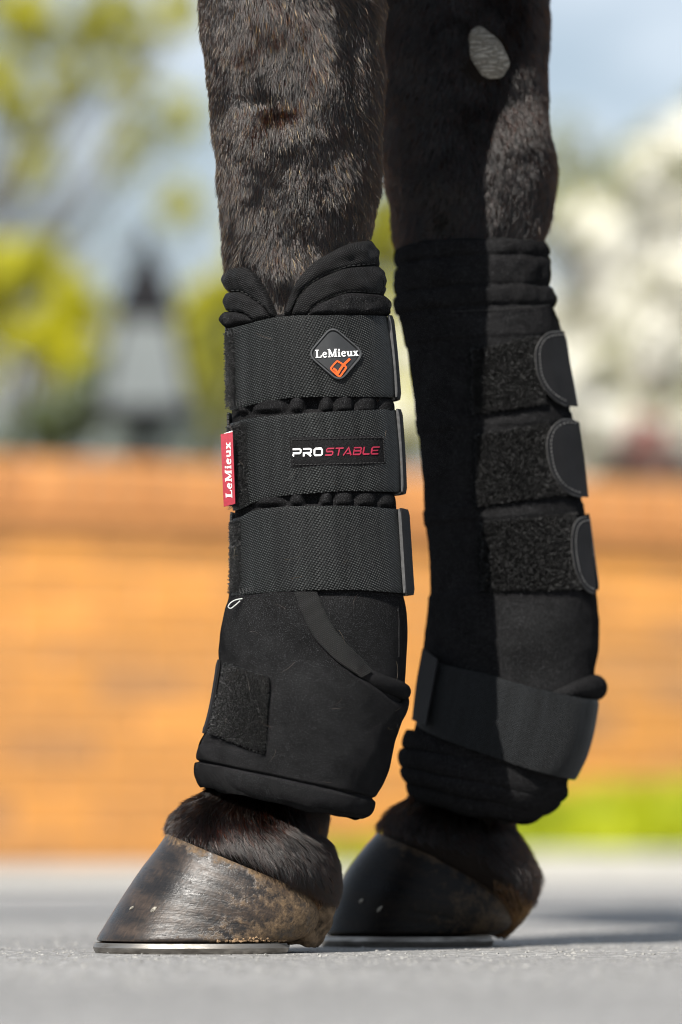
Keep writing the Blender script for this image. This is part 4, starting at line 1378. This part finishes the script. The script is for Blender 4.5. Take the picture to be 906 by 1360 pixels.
badge = rings('badge', [(1.0, BOFF - .001), (1.0, BOFF + .0016), (.98, BOFF + .0020), (.93, BOFF + .0020), (.915, BOFF + .0017), (.90, BOFF + .0009), (.885, BOFF + .0009), (.87, BOFF + .0016), (.6, BOFF + .0017), (.3, BOFF + .0017), (.05, BOFF + .0017)], M['rubber'], boot)
rings('badge_rim', [(1.006, BOFF - .0005), (1.006, BOFF + .0018), (.988, BOFF + .0023), (.940, BOFF + .0023), (.918, BOFF + .0014)], M['rim'], badge, close=False)
badge['label'] = 'raised rubber diamond badge'
g, w = glyphs('LeMieux', SERIF)
letters('lettering', on_surf(BN, BOFF + .0017, (419.3, 475.4), np.array((56.7, -2.8)) / w, (-0.6, -10.6)), g, .0005, M['white_print'], badge)
# tick in a box
em = []
box = spline([(447.8, 479.5), (455, 484), (459.3, 488.2), (455.5, 494.5), (450.8, 500.0), (444.5, 495.2), (439.6, 489.6), (443, 484.5), (447.8, 479.5)], 40)
em.append(strip([(x, -y) for x, y in box], 2.1))
em.append(strip([(x, -y) for x, y in spline([(442.5, 489.5), (445.5, 491.5), (448.6, 496.2)], 6)], 2.6))
em.append(strip([(x, -y) for x, y in spline([(448.0, 497.2), (453.5, 488.0), (464.5, 476.6)], 10)], 2.8))
letters('tick_emblem', on_surf(BN, BOFF + .0017, (0, 0), (1, 0), (0, -1)), em, .0006, M['orange_print'], badge)

# woven label
LOFF = SOFF + 0.0009
T, V = quad_grid(BN, (384, 580.7), (512, 577.8), (514, 617.4), (386.7, 620.8), 30, 12, LOFF)
lab = put('woven_label', sheet(BN, T, V, LOFF, .001), M['label_ground'], boot, sharp=50)
g1, w1 = glyphs('PRO', BLOCK, .1)
letters('lettering', on_surf(BN, LOFF, (388.7, 606.6), np.array((41.5, -1.0)) / w1, (0.3, -11.2)), g1, .0004, M['white_print'], lab)
g2, w2 = glyphs('STABLE', BLOCK, .1)
letters('lettering', on_surf(BN, LOFF, (431.5, 605.6), np.array((71.0, -1.9)) / w2, (2.2, -11.0)), g2, .0004, M['red_print'], lab)
stitches('stitching', BN, [(387.5, 584), (509, 581), (511, 614.2), (389.6, 617.6), (387.5, 584)], LOFF + .0003, M['thread_dark'], boot, pitch=5, rad=.0003)

# red side tag standing out from the front seam
def tag_place(p):
    """pixel -> world on the tag's own bent sheet"""
    p = np.atleast_2d(p)
    yd = DN - 0.036 - 0.0012 * np.sin((p[:, 1] - 573) / 97 * PI) + (309 - p[:, 0]) * 0.00008
    k = yd / F
    return np.stack([(p[:, 0] - CX) * k, yd, CAMH + (HY - p[:, 1]) * k], 1)


s = np.linspace(0, 1, 6)[None, :]; t = np.linspace(0, 1, 16)[:, None]
TLc, TRc, BRc, BLc = [np.array(c) for c in ((293, 577), (309, 573.5), (312.5, 669), (297.2, 673))]
gx = (TLc[0] * (1 - s) + TRc[0] * s) * (1 - t) + (BLc[0] * (1 - s) + BRc[0] * s) * t
gy = (TLc[1] * (1 - s) + TRc[1] * s) * (1 - t) + (BLc[1] * (1 - s) + BRc[1] * s) * t
A = tag_place(np.stack([gx.ravel(), gy.ravel()], 1)); B = A + (0.0003, .0012, 0)
ff = []
nn_ = len(A)
for i in range(15):
    for k in range(5):
        a = i * 6 + k
        ff += [(a, a + 1, a + 7, a + 6), (nn_ + a + 6, nn_ + a + 7, nn_ + a + 1, nn_ + a)]
lp = list(range(6)) + [i * 6 + 5 for i in range(1, 16)] + [90 + k for k in range(4, -1, -1)] + [i * 6 for i in range(14, 0, -1)]
for i in range(len(lp)):
    a, b2 = lp[i], lp[(i + 1) % len(lp)]
    ff.append((b2, a, nn_ + a, nn_ + b2))
rt = mesh_from('side_tag', np.vstack([A, B]), ff, M['red_tag'], boot, sharp=50); fix_normals(rt.data)
rt['label'] = 'small red ribbon tag'
mb = MB()
q = tag_place([(297.5, 575.4), (308.5, 571.6), (309, 575), (298, 579)]) + (0, .0016, 0)
mb.add(list(q) + list(q + (0, .0006, 0)), [(0, 1, 2, 3), (7, 6, 5, 4), (0, 4, 5, 1), (1, 5, 6, 2), (2, 6, 7, 3), (3, 7, 4, 0)])
mb.build('tag_back', M['white_print'], rt, smooth=False)


def tag_letters(x, y, h):
    # reads from bottom to top
    X = 307.6 + (-y) * -0 - (1 - y) * 0 + (y - 1) * 8.0 + (1 - x / w) * -1.4; Y = 661.0 - x * 73.5 / w
    pts = np.stack([X, Y], 1)
    # glyph up direction is to the left
    pts[:, 0] = 308.6 - (y) * 8.6 - (x / w) * 2.6
    r = tag_place(pts); r[:, 1] -= h
    return r


letters('lettering', tag_letters, g, .0003, M['white_print'], rt)

# lower fetlock wrap: an outer layer whose top edge sweeps down and round the back of the joint
cpx = [(395, 783), (404.5, 816), (418, 843), (440, 869), (470, 891), (508, 917), (526, 931), (538, 935)]
cth, cv = curve_th(BN, spline(cpx, 60), 0.003)
o_ = np.argsort(cth); cth, cv = cth[o_], cv[o_]
ftop = lambda th: np.interp(th, np.concatenate([[-PI, cth[0] - .45], cth, [cth[-1] + .02, PI]]), np.concatenate([[906, 912], cv, [775, 775]]))
th = np.linspace(PI, -PI, 320)[None, :]; t = np.linspace(0, 1, 150)[:, None]
T = np.broadcast_to(th, (150, 320)); vt = ftop(th)
V = vt * (1 - t) + (BN.v1 - 1.0) * t
dd = V - vt
base = 0.0032 * np.sqrt(np.clip(1 - (1 - np.clip(dd / 9.0, 0, 1)) ** 2, 0, 1))
seamv = 1036.0
gro = -0.0022 * np.exp(-((V - seamv) / 2.2) ** 2)
hemb = 0.0016 * np.sqrt(np.clip(1 - ((V - 1049) / 13.0) ** 2, 0, 1)) + 0.0016 * np.sqrt(np.clip(1 - ((V - 1018) / 17.0) ** 2, 0, 1)) * smooth01((T - PI * .45) / (PI * .3))
lump = 0.0008 * np.sin(2.5 * T + V / 45.0) + 0.0005 * np.sin(6 * T - V / 21.0) + 0.0004 * np.sin(11 * T + V / 13.0)
lump = lump + .0016 * fbm(BN.P(T, V).reshape(-1, 3), 38, 2.0).reshape(T.shape) + .0006 * fbm(BN.P(T, V).reshape(-1, 3), 110, 6.0).reshape(T.shape)
lump = lump * np.clip(dd / 25, 0, 1)
P = BN.O(T, V, base + gro + hemb + lump)
nu = 320
fs = [(i * nu + k, i * nu + k + 1, (i + 1) * nu + k + 1, (i + 1) * nu + k) for i in range(149) for k in range(nu - 1)]
uvw = np.stack([T * BN.u0, -V * DN / F], -1).reshape(-1, 2)
wrap = mesh_from('fetlock_wrap', P.reshape(-1, 3), fs, M['neoprene'], boot, uv=uvw); fix_normals(wrap.data)
# ribbed binding along the hem: its own strip just proud of the wrap
t = np.linspace(0, 1, 12)[:, None]; T = np.broadcast_to(th, (12, 320)); V = 1039.5 + (1061.5 - 1039.5) * t + 0 * T
tp_ = 1 - 0.8 * smooth01((0.9 - T) / .7)
put('hem_binding', sheet(BN, T, V, (0.0034 + 0.0010 * np.sqrt(np.clip(1 - ((V - 1049) / 13.0) ** 2, 0, 1))) * tp_ + .0005 * np.sin(7 * T + V / 9.0), 0.002, edge=False), M['hem'], boot, sharp=60)
stitches('stitching', BN, [(268, 1019), (305, 1029), (380, 1047), (447, 1061), (480, 1066)], 0.0036, M['thread_dark'], boot, pitch=5.2, rad=.0003)
# rolled padded edge where the wrap passes behind the fetlock
pt = spline([(454, 871), (482, 892), (512, 908), (533, 915)], 16)
a, v = BN.inv(pt[:, 0], pt[:, 1], .002)
a = np.concatenate([a, np.linspace(a[-1], -2.4, 30)[1:]]); v = np.concatenate([v, np.interp(np.linspace(0, 1, 30)[1:], (0, .1, 1), (v[-1], 914, 908))])
mb = MB(); rr_ = np.concatenate([np.linspace(.0015, .0058, 10), np.full(len(a) - 10, .0060)])
mb.tube(BN.O(a, v, np.full(a.shape, -0.0020)), rr_, 16)
mb.build('rolled_edge', M['neoprene'], boot)
# woven tape following the sweep
lft = spline([(391, 786), (402, 816), (416, 844), (438, 869), (458, 886), (480, 900)], 40); rgt = spline([(421, 786), (430, 809), (444, 835), (462, 856), (478, 872), (494, 891)], 40)
s = np.linspace(0, 1, 14)[None, :]
gx = lft[:, :1] * (1 - s) + rgt[:, :1] * s; gy = lft[:, 1:] * (1 - s) + rgt[:, 1:] * s
T, V = BN.inv(gx, gy, .0035)
fold = 0.0022 * np.exp(-((np.arange(40)[:, None] - 33) / 3.5) ** 2) * np.sin(PI * np.clip(s * 1.2, 0, 1)) + 0.0005 * np.sin(np.arange(40)[:, None] * 1.1 + s * 4)
put('binding_tape', sheet(BN, T, V, .0046 + fold, .0012), M['tape'], boot, sharp=50)
# back seam ridge beside the fetlock
pt = spline([(529, 800), (531.5, 830), (531.5, 872)], 14); a, v = BN.inv(pt[:, 0], pt[:, 1], .001)
mb = MB(); mb.tube(BN.O(a, v, np.full(a.shape, .0002)), .0008, 8); mb.build('seam', M['neoprene'], boot)
# loop-faced patch with tab at the front
POFF = 0.0052
T, V = quad_grid(BN, (300, 882), (357.6, 901), (352, 1001), (279, 974), 18, 20, POFF)
pa = put('loop_patch', sheet(BN, T, V, POFF, .0016), M['loop_ground'], boot, sharp=50)
pile('loop_pile', BN, T, V, POFF, 9000, pa, h=.0018, rad=.00019)
pt = spline([(357, 901), (352, 1000)], 6)
stitches('stitching', BN, [(355, 903), (350, 998)], POFF + .0004, M['thread_dark'], boot, pitch=5)
ta, va_ = BN.inv(np.array([299., 276.]), np.array([886., 969.]), POFF)
th = np.linspace(0, 1, 20)[None, :]; t = np.linspace(0, 1, 14)[:, None]
V = (va_[0] - 10) * (1 - t) + (va_[1] + 6) * t + 0 * th
T = (PI - 0.17) + 1.0 * th + 0 * t
tb = put('tab', sheet(BN, T, V, POFF + .0012 + 0 * T, .0024), M['leather'], boot, sharp=50)
# white elastic pull loop under the lowest strap
c0 = BN.O(*BN.inv(np.array([314.]), np.array([800.]), .006), np.array([.007]))[0]
k = DN / F
lp = [(322, 795), (314, 796.5), (306, 801), (303, 806), (306, 808), (312, 804), (319, 798)]
mb = MB(); mb.tube([px(x, y, c0[1] - .003 + .0004 * (x - 303) * .1) for x, y in spline(lp, 26)], .0004, 7)
M['cord'] = simple('grey_white_cord', (0.42, 0.42, 0.41), 0.6, var=0.2, scale=500)
o = mb.build('pull_loop', M['cord'], boot); o['label'] = 'white elastic pull loop'

# a few stray horse hairs caught on the fabric
k = 46
tag(grow('stray_hairs', BN, rng.uniform(.3, 2.9, k), rng.uniform(440, 1030, k), rng.uniform(.004, .013, k), np.full(k, .12), rng.uniform(-2.5, 2.5, k), .00009, M['pale_glint_hair'], boot, off=.0068, curl=.5), kind='stuff')

# ------------------------------------------------------------------ far boot
boot2 = empty('stable_boot', (px(660, 0, DF)[0], DF, 0.09), 'far black padded leg boot with three half-round leather tabs, partly in shadow', 'horse boot', GRP)
BF = Surf([(530, 325, 718, 325), (530, 350, 723, 350), (530, 387, 728, 387), (532, 415, 735, 415), (537, 440, 742, 440), (545, 491, 750, 491), (552, 545, 757, 545), (557, 582, 763, 582), (562, 640, 769, 640), (566, 691, 776, 691),
           (571, 746, 783, 746), (572, 783, 788, 783), (570, 808, 791, 808), (568, 830, 793, 830), (566, 858, 793, 862), (564, 888, 789, 892), (560, 915, 788, 920), (555, 950, 781, 962), (550, 972, 771, 1000), (544, 990, 760, 1026), (540, 1008, 750, 1048),
           (539, 1024, 736, 1066), (543, 1040, 716, 1080), (547, 1052, 698, 1088), (556, 1056, 688, 1088)], DF, depth=0.9, n=2.15)


def bands(v, edges, amp):
    out = np.zeros(v.shape)
    for a, b2 in zip(edges[:-1], edges[1:]):
        q = (v - (a + b2) / 2) / ((b2 - a) / 2)
        out = np.where(np.abs(q) < 1, amp * np.sqrt(np.clip(1 - q * q, 0, 1)) ** .8, out)
    return out


def far_disp(T, V):
    Vs = V + 5 * np.cos(T)                              # rolls climb a little towards the front
    off = bands(Vs, [326, 349, 388, 414], .0042)
    off += np.where(Vs > 414, .0015 * np.sqrt(np.clip((Vs - 414) / 6, 0, 1)), 0)
    off += 0.0007 * np.sin(9 * T + V / 9.0) * (V < 414)
    off += (.0022 * fbm(BF.P(T, V).reshape(-1, 3), 55, 8.0) + .0010 * fbm(BF.P(T, V).reshape(-1, 3), 140, 3.0)).reshape(T.shape) * (.35 + .65 * (V < 430))
    for a, b2 in ((452, 556), (569, 676), (690, 790)):  # pressed in beneath the straps
        off -= .0012 * smooth01((Vs - a) / 6) * smooth01((b2 - Vs) / 6)
    off += smooth01((V - 800) / 40) * (.0008 * np.sin(3 * T + V / 37.0) + .0005 * np.sin(5 * T - V / 23.0))
    return off


put('shell', loft(BF, 326, 1000, 380, 220, far_disp), M['neoprene'], boot2)
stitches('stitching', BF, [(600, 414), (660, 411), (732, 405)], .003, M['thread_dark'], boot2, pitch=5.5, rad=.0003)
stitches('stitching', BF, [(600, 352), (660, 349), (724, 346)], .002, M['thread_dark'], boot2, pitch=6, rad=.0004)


def far_lower(T, V):
    e = bands(V, [968, 1014, 1040, 1058, 1090], .0046)
    return (1 - .9 * smooth01((np.cos(T) - .1) / .6) * smooth01((1034 - V) / 14)) * .0022 + (1 - .9 * smooth01((np.cos(T) - .1) / .6) * smooth01((1034 - V) / 14)) * e * (.55 + .45 * np.sin(T * 2 + V / 30.0)) + .0009 * np.sin(7 * T + V / 11.0)


put('fetlock_wrap', loft(BF, 986, BF.v1 - 1, 120, 220, far_lower), M['neoprene'], boot2)

patches = [((628, 466), (716, 446), (724, 536), (628, 550)), ((632, 580), (728, 561), (757, 655), (634, 672)), ((640, 695), (764, 681), (776, 782), (640, 785))]
tabs = [([(749.5, 440), (756, 475), (768, 540)], [(746, 440), (733, 441), (718.6, 451), (711.5, 469), (713, 491), (722, 513), (737, 531), (752, 539)]),
        ([(769.6, 560), (775, 600), (782, 660.5)], [(763, 558), (751, 557), (733, 569), (726.5, 589), (729.5, 615), (740, 638.6), (758.6, 656), (772, 660)]),
        ([(783.4, 688), (788, 735), (792.5, 788)], [(779, 687), (771, 688), (761.6, 702), (759.5, 720.6), (763, 750), (773, 775), (783, 786), (789, 788)])]
for i, (q, (rt_, lt_)) in enumerate(zip(patches, tabs)):
    T, V = quad_grid(BF, *q, 24, 20, .0035)
    pa = put('loop_patch', sheet(BF, T, V, .0035, .0016), M['loop_ground'], boot2, sharp=50)
    pile('loop_pile', BF, T, V, .0035, 9500, pa, h=.0019, rad=.00020)
    # strap going on round the back
    yv = (q[1][1] + 2, q[2][1] + 2)
    th = np.linspace(0.05, -PI + .75, 60)[None, :]; t = np.linspace(0, 1, 14)[:, None]
    put('strap', sheet(BF, np.broadcast_to(th, (14, 60)), yv[0] * (1 - t) + yv[1] * t + 0 * th, .0045, .0018), M['elastic'], boot2, sharp=50)
    # half-round tab: bent plate leaving the surface towards the back
    n_ = 30
    Rr, Ll = spline(rt_, n_), spline(lt_, n_)
    s = np.linspace(0, 1, 16)[None, :]
    gx = Ll[:, :1] * (1 - s) + Rr[:, :1] * s; gy = Ll[:, 1:] * (1 - s) + Rr[:, 1:] * s
    cl_x = np.minimum(gx, BF.c[2](gy) - 5)
    th_, v_ = BF.inv(cl_x, gy, .006)
    yd = BF.O(th_, v_, np.full(th_.shape, .0065))[..., 1]
    yd = yd + np.clip(gx - cl_x, 0, 60) * .0006
    def plate(dy, shrink=0.0):
        d_ = yd + dy
        return np.stack([(gx - CX) * d_ / F, d_, CAMH + (HY - gy) * d_ / F], -1).reshape(-1, 3)
    A, B = plate(0), plate(.0026); nn_ = len(A); w_ = 16
    ff = []
    for a in range(n_ - 1):
        for k in range(w_ - 1):
            p_ = a * w_ + k
            ff += [(p_, p_ + 1, p_ + w_ + 1, p_ + w_), (nn_ + p_ + w_, nn_ + p_ + w_ + 1, nn_ + p_ + 1, nn_ + p_)]
    lp = list(range(w_)) + [a * w_ + w_ - 1 for a in range(1, n_)] + [(n_ - 1) * w_ + k for k in range(w_ - 2, -1, -1)] + [a * w_ for a in range(n_ - 2, 0, -1)]
    for a in range(len(lp)):
        x_, y_ = lp[a], lp[(a + 1) % len(lp)]
        ff.append((y_, x_, nn_ + x_, nn_ + y_))
    tb = mesh_from('tab', np.vstack([A, B]), ff, M['leather'], boot2, sharp=50); fix_normals(tb.data)
    # pale worn rim and the stitch line inside it
    rim = A.reshape(n_, w_, 3)[:, 0]
    mb = MB(); mb.tube(rim + (0, .0008, 0), .0006, 7); mb.build('tab_edge', M['leather_edge'], tb)
    ins = spline([(x + 5.5, y + (4 if j < 2 else (-4 if j > 5 else 0))) for j, (x, y) in enumerate(lt_)], 200)
    mb = MB()
    for j in range(4, 192, 7):
        seg = []
        for e in (0, 1, 3):
            x, y = ins[j + e]
            rowi = np.argmin(np.abs(gy[:, 3] - y)); coli = np.argmin(np.abs(gx[rowi] - x))
            seg.append(px(x, y, yd[rowi, coli] - .0003))
        mb.tube(seg, .00035, 5)
    tag(mb.build('stitching', M['thread'], tb), kind='stuff')

# diagonal fetlock strap with its tab
top = spline([(566, 871), (581, 880), (646, 895), (689, 907.5), (733, 919), (779, 928)], 50); bot = spline([(552, 963), (564, 971), (609, 989.5), (657, 1006), (704, 1022), (752, 1034)], 50)
t = np.linspace(0, 1, 20)[:, None]
gx = top[:, 0][None] * (1 - t) + bot[:, 0][None] * t; gy = top[:, 1][None] * (1 - t) + bot[:, 1][None] * t
T, V = BF.inv(gx, gy, .0075)
xt = np.linspace(0, 1, 16)[None, 1:]
T, V = np.hstack([T, T[:, -1:] * (1 - xt) - 1.3 * xt]), np.hstack([V, V[:, -1:] + 0 * xt])
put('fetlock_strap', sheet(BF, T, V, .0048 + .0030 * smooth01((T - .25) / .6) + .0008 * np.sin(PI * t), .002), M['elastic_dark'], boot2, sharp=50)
t = np.linspace(0, 1, 12)[:, None]
lt2, rt2 = spline([(561, 861), (553, 905), (547, 956)], 12), spline([(581, 876), (574, 915), (565, 963)], 12)
s = np.linspace(0, 1, 10)[None, :]
gx = lt2[:, :1] * (1 - s) + rt2[:, :1] * s; gy = lt2[:, 1:] * (1 - s) + rt2[:, 1:] * s
yd = DF - .030 - .016 * s + 0 * gx
A = np.stack([(gx - CX) * yd / F, yd, CAMH + (HY - gy) * yd / F], -1).reshape(-1, 3); B = A + (.001, .003, 0)
ff = []; nn_ = len(A)
for a in range(11):
    for k in range(9):
        p_ = a * 10 + k
        ff += [(p_, p_ + 1, p_ + 11, p_ + 10), (nn_ + p_ + 10, nn_ + p_ + 11, nn_ + p_ + 1, nn_ + p_)]
lp = list(range(10)) + [a * 10 + 9 for a in range(1, 12)] + [110 + k for k in range(8, -1, -1)] + [a * 10 for a in range(10, 0, -1)]
for a in range(len(lp)):
    x_, y_ = lp[a], lp[(a + 1) % len(lp)]; ff.append((y_, x_, nn_ + x_, nn_ + y_))
tb = mesh_from('tab', np.vstack([A, B]), ff, M['leather'], boot2, sharp=50); fix_normals(tb.data)
# rolled edge of the fetlock cup
pt = spline([(722, 930), (748, 922), (770, 915), (786, 912)], 14)
a, v = BF.inv(pt[:, 0], pt[:, 1], .004)
a = np.concatenate([a, np.linspace(a[-1], -2.4, 26)[1:]]); v = np.concatenate([v, np.full(25, v[-1])])
mb = MB(); mb.tube(BF.O(a, v, np.full(a.shape, .0008)), np.concatenate([np.linspace(.002, .0092, 16), np.full(len(a) - 16, .0092)]), 16)
mb.build('rolled_edge', M['neoprene'], boot2)
print('objects', len(bpy.data.objects), 'script bytes ok')
